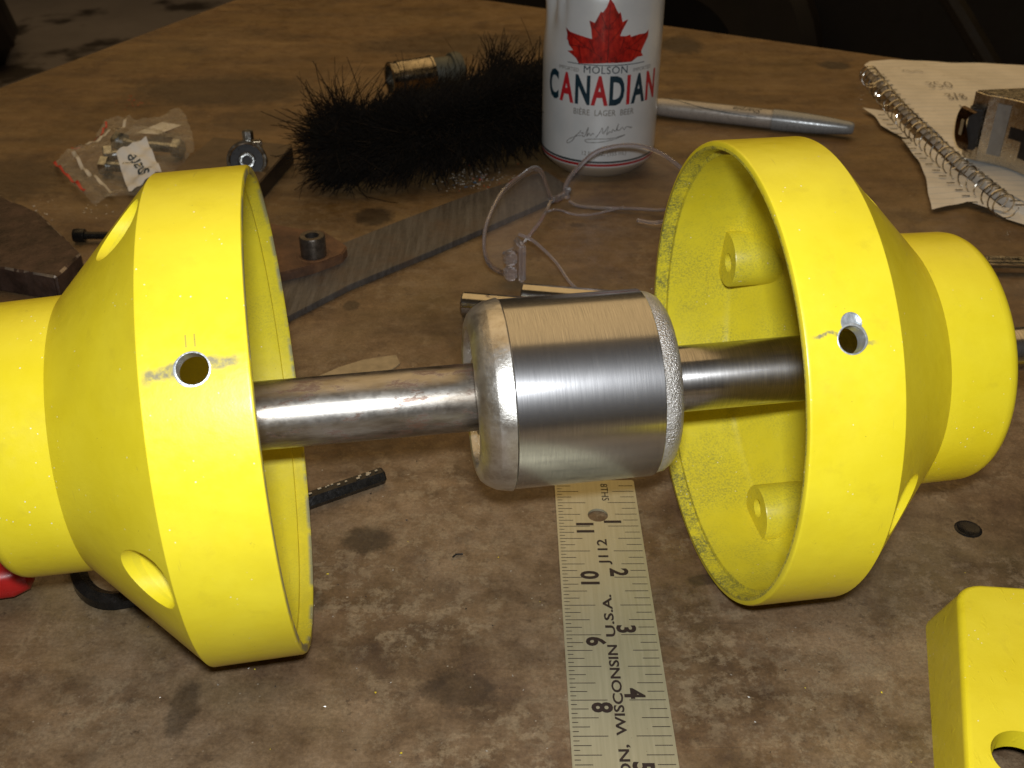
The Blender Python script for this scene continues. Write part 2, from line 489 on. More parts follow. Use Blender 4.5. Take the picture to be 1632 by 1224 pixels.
def mat_clear(name, tint=(.92, .9, .93), alpha_edge=True, rough=.05, base_alpha=.10, edge_alpha=.6):
    """thin clear plastic: mostly see-through, more visible at grazing angles"""
    M = Mat(name)
    lw = M.n.new('ShaderNodeLayerWeight'); lw.inputs[0].default_value = .35
    a = M.rng(lw.outputs['Facing'], .0, 1.0, base_alpha, edge_alpha)
    M.set(color=tint, rough=rough, alpha=a, spec=.7)
    return M.m

def mat_paper(name, lines=0.0, base=(.80, .74, .62)):
    M = Mat(name)
    c = M.ramp(M.noise(.35, 6, .65), [(.3, tuple(k * .8 for k in base)), (.65, base)])
    c = M.mix(M.rng(M.noise(.6, 5, .7, M.co(loc=(5, 5, 0))), .60, .75, 0, .45), c, (.30, .22, .13))
    if lines:
        x, y, z = M.xyz()
        l = M.math('ABSOLUTE', M.math('SUBTRACT', M.math('FRACT', M.math('DIVIDE', y, lines)), .5))
        c = M.mix(M.rng(l, .03, .055, .42, 0), c, (.30, .42, .50))
    M.set(color=c, rough=.75)
    M.bump(M.noise(.7, 4, .6), .05, .5)
    return M.m

BENCH = mat_bench()
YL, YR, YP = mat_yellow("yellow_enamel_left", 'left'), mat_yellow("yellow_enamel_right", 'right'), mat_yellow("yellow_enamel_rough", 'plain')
BARE = simple("bare_drilled_aluminium", (.62, .66, .68), .38, .7, .15, 4, .01, 12)
CORE = mat_turned("turned_lamination_steel", (.50, .50, .51), .19, 50, .4)
SHAFTC = mat_turned("turned_shaft_steel", (.46, .45, .44), .17, 16, .4, .25)
RUST = mat_rustshaft(); CASTAL = mat_cast_al(); GRAINAL = mat_grain_al()
RULER = mat_ruler(); FLOOR = mat_floor()
INK = simple("dark_brown_ink", (.022, .012, .010), .6, 0, .3, 6)
PINSTEEL = simple("polished_pin_steel", (.50, .48, .44), .16, 1.0, .1, 1.2, rv=.04)
BLACKOX = simple("black_oxide_steel", (.022, .021, .020), .28, .6, .4, 2.5, .01, 9)
MILL = Mat("mill_scale_steel")
_n = MILL.noise(.9, 9, .75, MILL.co(scale=(4.5, .35, 1), rot=(0, 0, -.80)))
_c = MILL.ramp(_n, [(.34, (.045, .039, .036)), (.5, (.085, .078, .072)), (.66, (.130, .122, .114))])
_c = MILL.mix(MILL.rng(MILL.noise(.35, 8, .75), .50, .66, 0, .6), _c, (.095, .062, .042))
MILL.set(color=_c, rough=MILL.rng(MILL.noise(3, 5, .6), .3, .7, .40, .6), metal=.25); MILL.bump(_n, .01)
MILL = MILL.m
RUSTP = Mat("rusty_plate_steel")
_n = RUSTP.noise(.5, 8, .7)
_c = RUSTP.ramp(_n, [(.3, (.050, .026, .016)), (.48, (.105, .052, .027)), (.62, (.17, .085, .040)), (.75, (.20, .14, .085))])
RUSTP.set(color=_c, rough=.6, metal=.1); RUSTP.bump(RUSTP.noise(3, 7, .7), .03)
RUSTP = RUSTP.m
CHROME = simple("worn_chrome", (.66, .62, .54), .13, 1.0, .12, 1.2, rv=.07)
BLACKPL = simple("black_plastic_and_shade", (.012, .011, .011), .35, 0, .3, 3)
BRISTLE = simple("black_bristle", (.010, .0075, .005), .85, 0, .5, .8)
BRISTLE.node_tree.nodes["Principled BSDF"].inputs["Specular IOR Level"].default_value = .18
WHITECAN = Mat("white_printed_aluminium")
_x, _y, _z = WHITECAN.xyz()
_w = WHITECAN.ramp(WHITECAN.noise(.4, 4), [(.3, (.62, .66, .68)), (.7, (.74, .77, .78))])
_w = WHITECAN.mix(WHITECAN.rng(WHITECAN.noise(1.4, 6, .7), .66, .74, 0, .25), _w, (.3, .25, .2))
_st = WHITECAN.math('COMPARE', _z, 1.04, .075)
_w = WHITECAN.mix(_st, _w, (.42, .012, .012))
_w = WHITECAN.mix(WHITECAN.math('COMPARE', _z, 1.22, .06), _w, (.03, .045, .05))
_bt = WHITECAN.rng(_z, .90, .87)
_w = WHITECAN.mix(_bt, _w, (.60, .53, .42))  # tan reflection on the can's foot, painted into the colour
WHITECAN.set(color=_w, metal=WHITECAN.rng(_bt, 0, 1, .28, .5), rough=.33, coat=.25)
WHITECAN.bump(WHITECAN.noise(.8, 3, .5), .02, .6)
WHITECAN = WHITECAN.m
REDINK = Mat("red_leaf_ink")
_n = REDINK.noise(2.4, 6, .7, REDINK.co(scale=(1.5, 1.5, .8)))
REDINK.set(color=REDINK.ramp(_n, [(.32, (.10, .004, .004)), (.5, (.36, .010, .008)), (.68, (.56, .03, .015))]), rough=.34, coat=.3); REDINK = REDINK.m
LETRED = simple("red_lettering", (.42, .015, .022), .36, 0, .12, 3)
LETNAVY = simple("navy_lettering", (.006, .028, .045), .36, 0, .2, 3)
LETGREY = simple("grey_lettering", (.20, .18, .15), .45, .3, .2, 3)
PENGREY = simple("satin_grey_barrel", (.38, .36, .33), .32, .35, .08, 2)
PENCAP = simple("grey_pen_cap", (.27, .285, .29), .28, .25, .06, 2)
PAPER = mat_paper("grimy_paper", 0, (.84, .81, .74)); PAPERL = mat_paper("lined_paper", .72, (.86, .83, .76))
LABELP = mat_paper("white_label_paper", 0, (.72, .72, .70))
CLEAR = mat_clear("clear_safety_plastic", (.80, .76, .78), base_alpha=.012, edge_alpha=.22)
CLEARRIM = mat_clear("clear_plastic_rim", (.74, .62, .68), base_alpha=.22, edge_alpha=.62, rough=.12)
BAGM = mat_clear("polythene", (.82, .78, .66), base_alpha=.03, edge_alpha=.42, rough=.07)
_b = [n for n in BAGM.node_tree.nodes if n.type == 'BSDF_PRINCIPLED'][0]
_bm = Mat.__new__(Mat); _bm.m = BAGM; _bm.nt = BAGM.node_tree; _bm.n = _bm.nt.nodes; _bm.l = _bm.nt.links; _bm.b = _b
_bm.bump(_bm.noise(1.5, 4, .6, dist=1.6), .35, 1.0)
REDPL = simple("red_plastic", (.42, .012, .010), .35, 0, .2, 1)
REDZIP = simple("red_zip_line", (.50, .035, .02), .45, 0, .2, 2)
ZINC = simple("zinc_plated_steel", (.36, .37, .36), .30, 1.0, .45, 5, .03, 4)
BRASSY = simple("stained_nickel", (.30, .265, .21), .24, 1.0, .6, 1.3, .02, 3)
GREYRUB = simple("grey_green_rubber", (.085, .090, .070), .6, 0, .25, 1.5)
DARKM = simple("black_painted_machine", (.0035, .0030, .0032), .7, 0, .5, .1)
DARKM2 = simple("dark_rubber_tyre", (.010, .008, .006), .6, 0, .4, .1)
TAN = simple("tan_shim_card", (.34, .27, .16), .5, .25, .2, 2)

# ------------------------------------------------------------------ setting
def poly_dir(a, b): return (-20.0 - .422 * a + .878 * b, 110.67 - .907 * a - .479 * b)
bt = prism([poly_dir(0, 0), poly_dir(170, 0), poly_dir(170, 170), poly_dir(0, 170)], -3.2, 0, bev=.25)
bench = to_obj("workbench_top", bt, BENCH); tag(bench, "brown oil-stained workbench top that everything lies on", kind='structure')
fl = bmesh.new(); q = [fl.verts.new(p) for p in ((-900, -300, -80), (900, -300, -80), (900, 1500, -80), (-900, 1500, -80))]; fl.faces.new(q)
tag(to_obj("workshop_floor", fl, FLOOR), "dirty spotted concrete floor far below the bench", kind='structure')

# dark machine in the shade behind the bench, right
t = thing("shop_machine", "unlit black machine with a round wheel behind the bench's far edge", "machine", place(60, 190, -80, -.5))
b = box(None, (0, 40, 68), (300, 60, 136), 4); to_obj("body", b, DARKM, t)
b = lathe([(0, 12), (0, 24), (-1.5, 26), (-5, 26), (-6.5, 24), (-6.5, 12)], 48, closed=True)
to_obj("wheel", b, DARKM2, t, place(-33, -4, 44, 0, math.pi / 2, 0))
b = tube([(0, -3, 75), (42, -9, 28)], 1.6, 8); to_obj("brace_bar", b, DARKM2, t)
# black rounded thing on the floor, top left
b = lathe([(0, 10), (0, 30), (8, 36), (34, 34), (52, 26), (60, 12), (62, 0)], 28)
for v in b.verts:
    k = .10 * math.sin(3 * math.atan2(v.co.y, v.co.x) + v.co.z * .12) + .05 * math.sin(9 * math.atan2(v.co.y, v.co.x) + v.co.z * .3)
    v.co.x *= 1 + k; v.co.y *= 1 + k
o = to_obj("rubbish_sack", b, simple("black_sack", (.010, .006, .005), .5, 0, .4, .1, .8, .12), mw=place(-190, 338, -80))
tag(o, "black bulging sack on the floor past the bench, cut by the photo's top left corner", "sack")

# ------------------------------------------------------------------ motor end housings
LC, LP, LS = Vector((-6.568, 26.487, 6.93)), .163, .0356
RC, RP, RS = Vector((6.133, 28.431, 6.889)), .1617, -.0076
RAD = 6.889
def axes(p, s):
    a = Vector((math.cos(p), math.sin(p), s)).normalized()
    e1 = -(Vector((0, 0, 1)).cross(a)).normalized(); e2 = a.cross(e1)
    return a, e1, e2

def housing(name, label, c, p, s, sign, yel, holes, rivet_angles):
    a, e1, e2 = axes(p, s)
    mw = frame(c, e1, (e2 if sign > 0 else -e2), a * sign)
    t = thing("motor_end_housing", label, "motor housing", mw, "pair of yellow end housings on the shaft")
    prof = [(0, 6.66), (0, 6.80), (.03, 6.86), (.10, RAD), (2.46, RAD), (2.485, 6.88), (2.50, 6.862),
            (5.395, 3.885), (5.40, 3.862), (7.15, 3.83), (7.32, 3.80), (7.45, 3.73), (7.54, 3.60), (7.58, 3.40), (7.59, 3.1),
            (7.56, 1.35), (7.50, 1.25), (7.0, 1.25), (7.0, 3.2), (5.35, 3.3), (5.15, 3.45), (2.72, 6.28), (2.60, 6.36), (2.4, 6.40), (.42, 6.47), (.40, 6.60), (.04, 6.63)]
    base = lathe(prof, 144, closed=True)
    bmesh.ops.recalc_face_normals(base, faces=base.faces)
    cuts = []
    for an in rivet_angles:
        an = math.radians(an); x, y = 6.28 * math.cos(an), 6.28 * math.sin(an)
        pk = lathe([(2.53, .0), (2.53, .50), (2.57, .62), (2.67, .73), (2.83, .79), (3.1, .81), (6.5, .84)], 48)
        bmesh.ops.translate(pk, vec=(x, y, 0), verts=pk.verts); cuts.append((pk, 'DIFFERENCE', 0))
    for (hz, ha, hr, depth) in holes:
        ha = math.radians(ha)
        h = lathe([(RAD - depth, hr), (RAD + .6, hr)], 40)
        # slight countersink where the paint broke away
        Mx = Matrix.Rotation(ha, 4, 'Z') @ Matrix.Translation((0, 0, hz)) @ Matrix.Rotation(math.pi / 2, 4, 'Y')
        bmesh.ops.transform(h, matrix=Mx, verts=h.verts); cuts.append((h, 'DIFFERENCE', 1))
    shell = boolean(base, cuts, [yel, BARE])
    sh = to_obj("shell", shell, [yel, BARE], t, ang=28)
    sh.modifiers.new("weighted", "WEIGHTED_NORMAL").keep_sharp = True
    for an in rivet_angles:       # screw bosses standing in the mouth
        an = math.radians(an); dx, dy = math.cos(an), math.sin(an)
        n = 36; rb = .95
        # D-shaped boss: circle reaching outward into the wall
        pts = []
        for k in range(n):
            th = 2 * math.pi * k / n
            lx, ly = 5.90 + rb * math.cos(th), rb * math.sin(th)
            q_ = math.hypot(lx, ly)
            if q_ > 6.44: lx, ly = lx * 6.44 / q_, ly * 6.44 / q_
            pts.append((lx * dx - ly * dy, lx * dy + ly * dx))
        b = bmesh.new()
        ztop = 2.18
        def zb(x, y): r = math.hypot(x, y); return min(5.2, 2.72 + (6.38 - min(r, 6.38)) * .86)
        lo = [b.verts.new((x * (1 - .02) + .02 * 5.9 * dx, y * (1 - .02) + .02 * 5.9 * dy, ztop)) for x, y in pts]
        md = [b.verts.new((x, y, ztop + .05)) for x, y in pts]
        hi = [b.verts.new((x, y, zb(x, y) + .12)) for x, y in pts]
        for A, B in ((lo, md), (md, hi)):
            for k in range(n): b.faces.new((A[k], A[(k + 1) % n], B[(k + 1) % n], B[k]))
        cx_, cy_ = 5.68 * dx, 5.68 * dy; rh = .33
        hr_ = [b.verts.new((cx_ + rh * math.cos(2 * math.pi * k / n + an), cy_ + rh * math.sin(2 * math.pi * k / n + an), ztop)) for k in range(n)]
        hb_ = [b.verts.new((cx_ + rh * math.cos(2 * math.pi * k / n + an), cy_ + rh * math.sin(2 * math.pi * k / n + an), ztop + .2)) for k in range(n)]
        for k in range(n):
            b.faces.new((hr_[k], hr_[(k + 1) % n], lo[(k + 1) % n], lo[k]))
            b.faces.new((hb_[k], hb_[(k + 1) % n], hr_[(k + 1) % n], hr_[k]))
        b.faces.new(hb_)
        b.faces.new(list(reversed(hi)))
        bmesh.ops.recalc_face_normals(b, faces=b.faces)
        pk = cyl_bm((6.28 * dx, 6.28 * dy, 0), .87, 2.50, 8, 40)
        b = boolean(b, [(pk, 'DIFFERENCE', 0)], [yel])
        to_obj("screw_boss", b, yel, t, ang=40)
    for (hz, ha, hr, depth) in holes[:1]:   # bare, slightly raised lip of aluminium round the drilled hole
        ha = math.radians(ha); n = 48; b = bmesh.new(); rings = []
        for rr, up in ((hr - .005, -.05), (hr, .004), (hr + .02, .006), (hr + .035, .001)):
            ring = []
            for k in range(n):
                th = 2 * math.pi * k / n
                r2 = rr + (.03 * max(0, math.sin(th * 1.0 + 2.2)) if rr > hr else 0) * (1 + .3 * math.sin(5 * th))
                tz = hz + r2 * math.cos(th); ta = ha + r2 * math.sin(th) / RAD
                ring.append(b.verts.new(((RAD + up) * math.cos(ta), (RAD + up) * math.sin(ta), tz)))
            rings.append(ring)
        for A, B in zip(rings[:-1], rings[1:]):
            for k in range(n): b.faces.new((A[k], A[(k + 1) % n], B[(k + 1) % n], B[k]))
        bmesh.ops.recalc_face_normals(b, faces=b.faces)
        to_obj("hole_lip", b, BARE, t)
    return t

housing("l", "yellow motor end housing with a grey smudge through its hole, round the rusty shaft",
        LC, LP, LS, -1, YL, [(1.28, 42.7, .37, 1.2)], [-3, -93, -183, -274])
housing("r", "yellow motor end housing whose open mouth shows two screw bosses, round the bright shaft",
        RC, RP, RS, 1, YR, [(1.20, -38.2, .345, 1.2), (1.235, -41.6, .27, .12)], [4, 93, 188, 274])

# ------------------------------------------------------------------ rotor
A0 = Vector((-6.568, 26.487, 6.76)); B0 = Vector((6.133, 28.431, 6.84))
ax = (B0 - A0).normalized(); e1 = -(Vector((0, 0, 1)).cross(ax)).normalized(); e2 = ax.cross(e1)
t = thing("motor_rotor", "steel rotor drum on a long shaft held between the two yellow housings", "rotor", frame(A0, e1, e2, ax))
to_obj("laminated_core", lathe([(6.41, 2.3), (6.41, 2.78), (6.43, 2.80), (10.54, 2.80), (10.56, 2.78), (10.56, 2.3)], 128, closed=False), CORE, t)
b = lathe([(6.40, 1.5), (6.40, 2.80), (6.38, 2.835), (6.32, 2.83), (6.12, 2.80), (5.95, 2.765), (5.92, 2.75), (5.68, 2.62), (5.52, 2.47), (5.44, 2.28), (5.41, 2.08), (5.45, 2.0), (5.55, 1.96), (5.9, 1.93), (6.1, 1.88), (6.14, 1.5)], 96, closed=True)
for v in b.verts:
    a = math.atan2(v.co.y, v.co.x)
    if v.co.z > 6.25 and v.co.xy.length > 2.5:
        k = .004 * math.sin(17 * a) + .004 * math.sin(41 * a + 1); v.co.x *= 1 + k; v.co.y *= 1 + k
    elif v.co.z < 6.2: v.co.z += .018 * math.sin(3 * a + 1) + .005 * math.sin(11 * a)
to_obj("end_ring", b, CASTAL, t)
to_obj("bearing_shoulder", lathe([(5.55, 1.0), (5.55, 1.12), (6.3, 1.22), (6.3, 1.0)], 64, closed=True), CASTAL, t)
b = lathe([(10.57, 1.2), (10.57, 2.70), (10.66, 2.72), (10.85, 2.69), (11.02, 2.58), (11.16, 2.38), (11.22, 2.1), (11.22, 1.02)], 96)
rr_ = random.Random(3)
for v in b.verts:
    if v.co.xy.length > 2: k = 1 + rr_.uniform(-.004, .004); v.co.x *= k; v.co.y *= k
o = to_obj("end_ring", b, GRAINAL, t); o['label'] = "rough grainy cast end ring"
o = to_obj("shaft", lathe([(-8.8, 0), (-8.8, .9), (-8.7, .97), (-8.0, .985), (5.5, 1.0), (5.56, .99), (5.6, 1.04)] + [(5.62 + .05 * k, 1.02 + (.02 if k % 2 else -.01)) for k in range(12)] + [(6.3, 1.0)], 64), RUST, t)
o['label'] = "dull shaft half with rust stains"
o = to_obj("shaft", lathe([(11.1, .98), (11.15, 1.0), (18.7, 1.0), (20.6, 1.0), (20.62, .98), (20.66, .69), (26.9, .68), (27, .6), (27, 0)], 64), SHAFTC, t)
o['label'] = "bright turned shaft half"
# ------------------------------------------------------------------ ruler
RA = .0077
ux, uy = math.sin(RA), -math.cos(RA)
rw = 2.858
mw = frame((4.390, 32.003, 0.01), (-uy, ux, 0), (-ux, -uy, 0), (0, 0, 1))   # local x: right, local y: away; origin at far right corner
t = thing("ruler", "aluminium inch ruler with brown numerals, lying under the rotor drum", "ruler", mw)
rb = prism([(-rw + .04, 0), (-.05, .02), (0, -.04), (0, -30.48), (-rw, -30.48), (-rw, -.05)], 0, .09)
rb = boolean(rb, [(cyl_bm((-1.43, -1.95, 0), .35, -.5, .5, 48), 'DIFFERENCE', 0)], [RULER])
to_obj("blade", rb, RULER, t, ang=30)
tk = bmesh.new(); ZP = .094
def rect(bm, x0, y0, x1, y1, z):
    bm.faces.new([bm.verts.new(p) for p in ((x0, y0, z), (x1, y0, z), (x1, y1, z), (x0, y1, z))])
LT = {0: 1.06, 4: .98, 2: .77, 1: .51}
for k in range(1, 96):
    y = -k * .3175; j = k % 8
    L = LT[0] if j == 0 else LT[4] if j == 4 else LT[2] if j % 2 == 0 else LT[1]
    rect(tk, -L - .06, y - .013, -.07 - rnd.uniform(0, .02), y + .013, ZP)
for k in range(1, 192):
    y = -k * .15875; j = k % 16
    L = 1.06 if j == 0 else .98 if j == 8 else .76 if j % 4 == 0 else .5 if j % 2 == 0 else .18
    rect(tk, -rw + .07, y - .013, -rw + .06 + L, y + .013, ZP)
o = to_obj("graduation_marks", tk, INK, t); o['kind'] = 'stuff'
def rtext(s, h, cx, y, up, xs=1.0, bold=.034, name="numeral", track=1.0, align='LEFT'):
    """up='L': reads away from the viewer, tops to the left; 'R': reads towards the viewer, tops to the right"""
    b = text_bm(s, h, xs, bold, align, track)
    M = Matrix.Rotation(math.pi / 2 if up == 'L' else -math.pi / 2, 4, 'Z')
    bmesh.ops.transform(b, matrix=M, verts=b.verts)
    bmesh.ops.translate(b, vec=(cx, y, ZP + .002), verts=b.verts)
    return to_obj(name, b, INK, t)
for n in range(1, 12):
    yl = -n * 2.54
    rtext(str(n), .55, -1.22, yl + (.42 if n < 10 else .72), 'R', .95)          # right-hand scale, digits before the tick
    m_ = 12 - n
    rtext(str(m_), .55, -rw + 1.22, yl - (.46), 'L', .95)
def rfit(txt, h, cx, s0, s1, up, bold=.022, name="lettering"):
    """lettering stretched to run between two distances (cm) from the ruler's far end"""
    b = text_bm(txt, h, 1.0, bold); x0 = min(v.co.x for v in b.verts); x1 = max(v.co.x for v in b.verts)
    k = abs(s1 - s0) / (x1 - x0)
    for v in b.verts: v.co.x = (v.co.x - x0) * k
    bmesh.ops.transform(b, matrix=Matrix.Rotation(math.pi / 2 if up == 'L' else -math.pi / 2, 4, 'Z'), verts=b.verts)
    bmesh.ops.translate(b, vec=(cx, -s0, ZP + .002), verts=b.verts)
    return to_obj(name, b, INK, t)
rfit("J112", .32, -1.24, 4.48, 3.22, 'L', .016)
rfit("8THS", .25, -1.22, .2, 1.16, 'R', .002)
rfit("U.S.A.", .28, -1.30, 7.70, 5.88, 'L')
rfit("WISCONSIN", .28, -1.30, 11.42, 8.04, 'L')
rfit("MEQUON,", .28, -1.30, 14.5, 11.72, 'L')
# ------------------------------------------------------------------ drink can
CX, CY, CR = 5.034, 63.016, 3.31
t = thing("beer_can", "white lager can with a red maple leaf, standing in front of the grey marker pen", "can", place(CX, CY, 0))
prof = [(.45, 0), (.25, 1.4), (.02, 2.25), (0, 2.35), (.04, 2.47), (.2, 2.66), (.42, 2.90), (.62, 3.10), (.8, 3.24), (.95, CR)]
prof += [(.95 + .31 * k, CR) for k in range(1, 31)] + [(10.6, 3.25), (11.2, 2.95), (11.7, 2.72), (11.9, 2.66), (12.05, 2.70), (12.2, 2.66), (12.15, 2.55), (11.8, 2.5), (11.75, 0)]
b = lathe(prof, 96)
def dent(p):
    """crease in the can wall, facing left at the top"""
    if p.z < 5 or p.z > 11.5: return p
    a = math.degrees(math.atan2(p.x, -p.y)); d = 0
    for (a0, z0, sa, sz, dep) in ((-66, 10.2, 8, 1.6, .55), (-45, 9.9, 4, 1.3, .16), (-55, 8.4, 10, .8, .10), (-8, 11.2, 12, .9, .10), (30, 9.2, 20, .9, .03), (-90, 8.6, 14, 1.2, .16)):
        d += dep * math.exp(-((a - a0) / sa) ** 2 - ((p.z - z0) / sz) ** 2)
    r = p.xy.length; k = (r - d) / max(r, .01)
    return Vector((p.x * k, p.y * k, p.z)) if r > 2.9 else p
for v in b.verts: v.co = dent(v.co)
to_obj("can_body", b, WHITECAN, t, ang=40)
ring = tube([(0, -.9, 11.95), (.45, -.6, 11.95), (.5, .1, 11.95), (0, .5, 11.95), (-.5, .1, 11.95), (-.45, -.6, 11.95), (0, -.9, 11.95)], .1, 8, sub=4)
to_obj("ring_pull", ring, ZINC, t)
def wrap(b, mat, name, off=.012, step=.12):
    slices(b, step, 0)
    for v in b.verts:
        a = v.co.x / CR; p = Vector((CR * math.sin(a), -CR * math.cos(a), v.co.y)); p = dent(p)
        n = Vector((math.sin(a), -math.cos(a), 0)); v.co = p + n * off
    return to_obj(name, b, mat, t)
def ctext(s, h, ac, z, mat, name="lettering", xs=1.0, bold=.0, align='CENTER', track=1.0, shear=0.0):
    b = text_bm(s, h, xs, bold, align, track, shear)
    bmesh.ops.translate(b, vec=(math.radians(ac) * CR, z, 0), verts=b.verts)
    return wrap(b, mat, name)
leaf = [(0.05, 10.23), (0.26, 9.96), (0.43, 9.62), (0.56, 9.43), (0.61, 9.55), (0.7, 9.31), (0.77, 9.0), (1.09, 9.13), (0.96, 8.87), (0.75, 8.5), (0.68, 8.28), (0.99, 8.25), (1.25, 8.31), (1.3, 8.19), (1.8, 8.26), (2.27, 8.25), (2.48, 8.4), (2.46, 8.06), (2.12, 7.53), (2.0, 7.31), (2.16, 7.06), (1.8, 7.06), (1.61, 6.97), (1.42, 6.85), (0.02, 6.86), (-1.51, 6.74), (-1.68, 7.0), (-1.93, 7.16), (-2.22, 7.31), (-1.87, 7.4), (-2.16, 7.67), (-2.21, 7.86), (-2.29, 7.92), (-2.28, 8.2), (-2.41, 8.53), (-2.09, 8.35), (-1.48, 8.24), (-0.82, 8.11), (-0.88, 8.61), (-1.0, 9.06), (-0.7, 8.96), (-0.41, 9.55), (-0.3, 9.51), (-0.12, 9.78)]
b = bmesh.new(); f = b.faces.new([b.verts.new((x, y, 0)) for x, y in reversed(leaf)]); f.normal_update()
bmesh.ops.triangulate(b, faces=[f], ngon_method='EAR_CLIP')
wrap(b, REDINK, "maple_leaf", .010)
VEIN = simple("dark_leaf_vein", (.10, .004, .005), .4)
b = bmesh.new()
for (p0, p1) in [[(0.06, 10.0), (0.06, 6.86)], [(0.06, 6.93), (-2.31, 8.43)], [(0.06, 6.93), (2.37, 8.3)], [(-0.03, 7.87), (-0.94, 8.99)], [(0.02, 7.79), (1.03, 9.06)], [(-0.05, 8.64), (-0.39, 9.43)], [(-0.03, 8.64), (0.62, 9.43)], [(-0.96, 7.63), (-2.16, 7.67)], [(0.95, 7.67), (2.03, 7.3)], [(-1.34, 6.76), (-1.55, 7.76)], [(1.43, 6.88), (1.84, 7.73)], [(-0.63, 7.38), (-0.98, 8.06)], [(0.71, 7.38), (0.92, 8.14)]]:
    w_ = .045
    d = Vector((p1[0] - p0[0], p1[1] - p0[1])).normalized(); nx, ny = -d.y * w_ * .5, d.x * w_ * .5
    b.faces.new([b.verts.new((x, y, 0)) for x, y in ((p0[0] - nx * .4, p0[1] - ny * .4), (p0[0] + nx * .4, p0[1] + ny * .4), (p1[0] + nx, p1[1] + ny), (p1[0] - nx, p1[1] - ny))])
bmesh.ops.recalc_face_normals(b, faces=b.faces)
wrap(b, VEIN, "leaf_veins", .016)
b = bmesh.new(); rect(b, -2.2, 6.70, 2.3, 6.74, 0); wrap(b, LETNAVY, "underline", .012)
ctext("MOLSON", .40, 0, 6.27, LETNAVY, xs=1.0, bold=0, track=1.06)
ctext("IMPORTED", .20, -37, 6.28, LETGREY, xs=.95); ctext("IMPORTED", .20, 38, 6.28, LETGREY, xs=.95)
xs_ = [-53, -40.5, -24.5, -8, 8.5, 21, 33, 50]
for ch, a, cm in zip("CANADIAN", [-55.5, -38.5, -21.5, -5.0, 11.3, 23.0, 34.5, 51.5], [0, 1, 0, 1, 0, 1, 0, 1]):
    ctext(ch, 1.50, a, 4.58, LETRED if cm else LETNAVY, xs=.56, bold=.036)
ctext("BI\u00c8RE  LAGER  BEER", .33, 0, 3.93, LETGREY, xs=.80, bold=.003, track=1.05)
ctext("12 FL. OZ. (355 mL)", .24, 2, 1.62, LETGREY, xs=.9)
# handwritten signature and flourish, drawn as thin strokes
def stroke(pts, w_, bm, sub=6):
    P = smooth_path([(x, y, 0) for x, y in pts], sub); L, R_ = [], []
    for i, p in enumerate(P):
        d = (P[min(i + 1, len(P) - 1)] - P[max(i - 1, 0)]).normalized(); n = Vector((-d.y, d.x, 0)) * w_ * .5 * (.6 + .6 * abs(math.sin(i * .7)))
        L.append(p - n); R_.append(p + n)
    return strip(L, R_, bm)
b = bmesh.new()
for pts in [[(-1.25, 3.03), (-1.33, 2.89), (-1.54, 2.69), (-1.71, 2.4), (-1.94, 2.2), (-2.09, 2.19), (-1.98, 2.39), (-1.54, 2.65), (-1.23, 2.74)], [(-1.24, 2.86), (-1.11, 2.92), (-1.15, 2.71), (-1.01, 2.76), (-0.83, 3.25), (-0.89, 2.73), (-0.78, 2.92), (-0.69, 2.79), (-0.57, 2.93), (-0.51, 2.85)], [(-0.4, 2.68), (-0.2, 2.95), (-0.05, 3.25), (0.0, 2.91), (0.27, 3.33), (0.21, 2.86), (0.37, 3.03), (0.49, 2.98), (0.53, 3.15), (0.7, 3.05), (0.85, 3.46), (0.78, 3.09), (0.96, 3.11), (1.08, 3.23), (1.22, 3.08), (1.35, 3.23), (1.69, 3.14), (1.55, 3.12)], [(1.29, 2.78), (0.89, 2.65), (0.39, 2.52), (-0.34, 2.4), (-0.88, 2.39), (-0.97, 2.51), (-0.6, 2.59), (-0.19, 2.61), (0.55, 2.64), (1.24, 2.78)]]: stroke(pts, .034, b)
wrap(b, simple("signature_ink", (.10, .09, .08), .5), "signature", .013)
ctext("1786", .16, 4, 2.02, LETGREY, xs=.9)

# ------------------------------------------------------------------ marker pen
p0 = Vector((8.35, 71.37, .62)); p1 = Vector((21.25, 66.98, .60)); d = (p1 - p0).normalized()
yv = d.cross(Vector((0, 0, 1))).normalized(); xv = yv.cross(d)      # local x points up, y towards the near side
t = thing("marker_pen", "capped grey marker pen lying behind the white can", "pen", frame(p0, xv, yv, d))
to_obj("barrel", lathe([(0, .30), (.05, .36), (.4, .42), (1.4, .56), (2.4, .60), (8.5, .60), (8.52, .58), (8.6, .58)], 40), PENGREY, t)
to_obj("cap", lathe([(8.57, .60), (8.6, .66), (9.2, .66), (10.8, .61), (12.0, .53), (13.2, .41), (13.5, .37), (13.6, .28), (13.6, 0)], 40), PENCAP, t)
b = tube([(.52, .18, 9.2), (.60, .16, 9.0)], .03, 6)
def pwrap(b, r, name, mat):
    # flat (x,y) -> cylinder: x runs along the pen from cap to tail (reads upside down), y round it
    slices(b, .1, 1)
    for v in b.verts:
        a = v.co.y / r; z = v.co.x
        v.co = Vector((r * math.cos(a), r * math.sin(a), z))
    return to_obj(name, b, mat, t)
b = text_bm("Sharpie", .36, 1.0, .01, 'LEFT', 1.0, .35)
for v in b.verts: v.co = Vector((7.9 - v.co.x * 1.15, v.co.y + .12, 0))
pwrap(b, .606, "lettering", BLACKPL)
b = bmesh.new(); stroke([(7.6, .72), (6.0, .68), (4.0, .48), (2.5, .15), (1.4, -.2)], .05, b)
for v in b.verts: pass
pwrap(b, .606, "printed_line", LETNAVY)

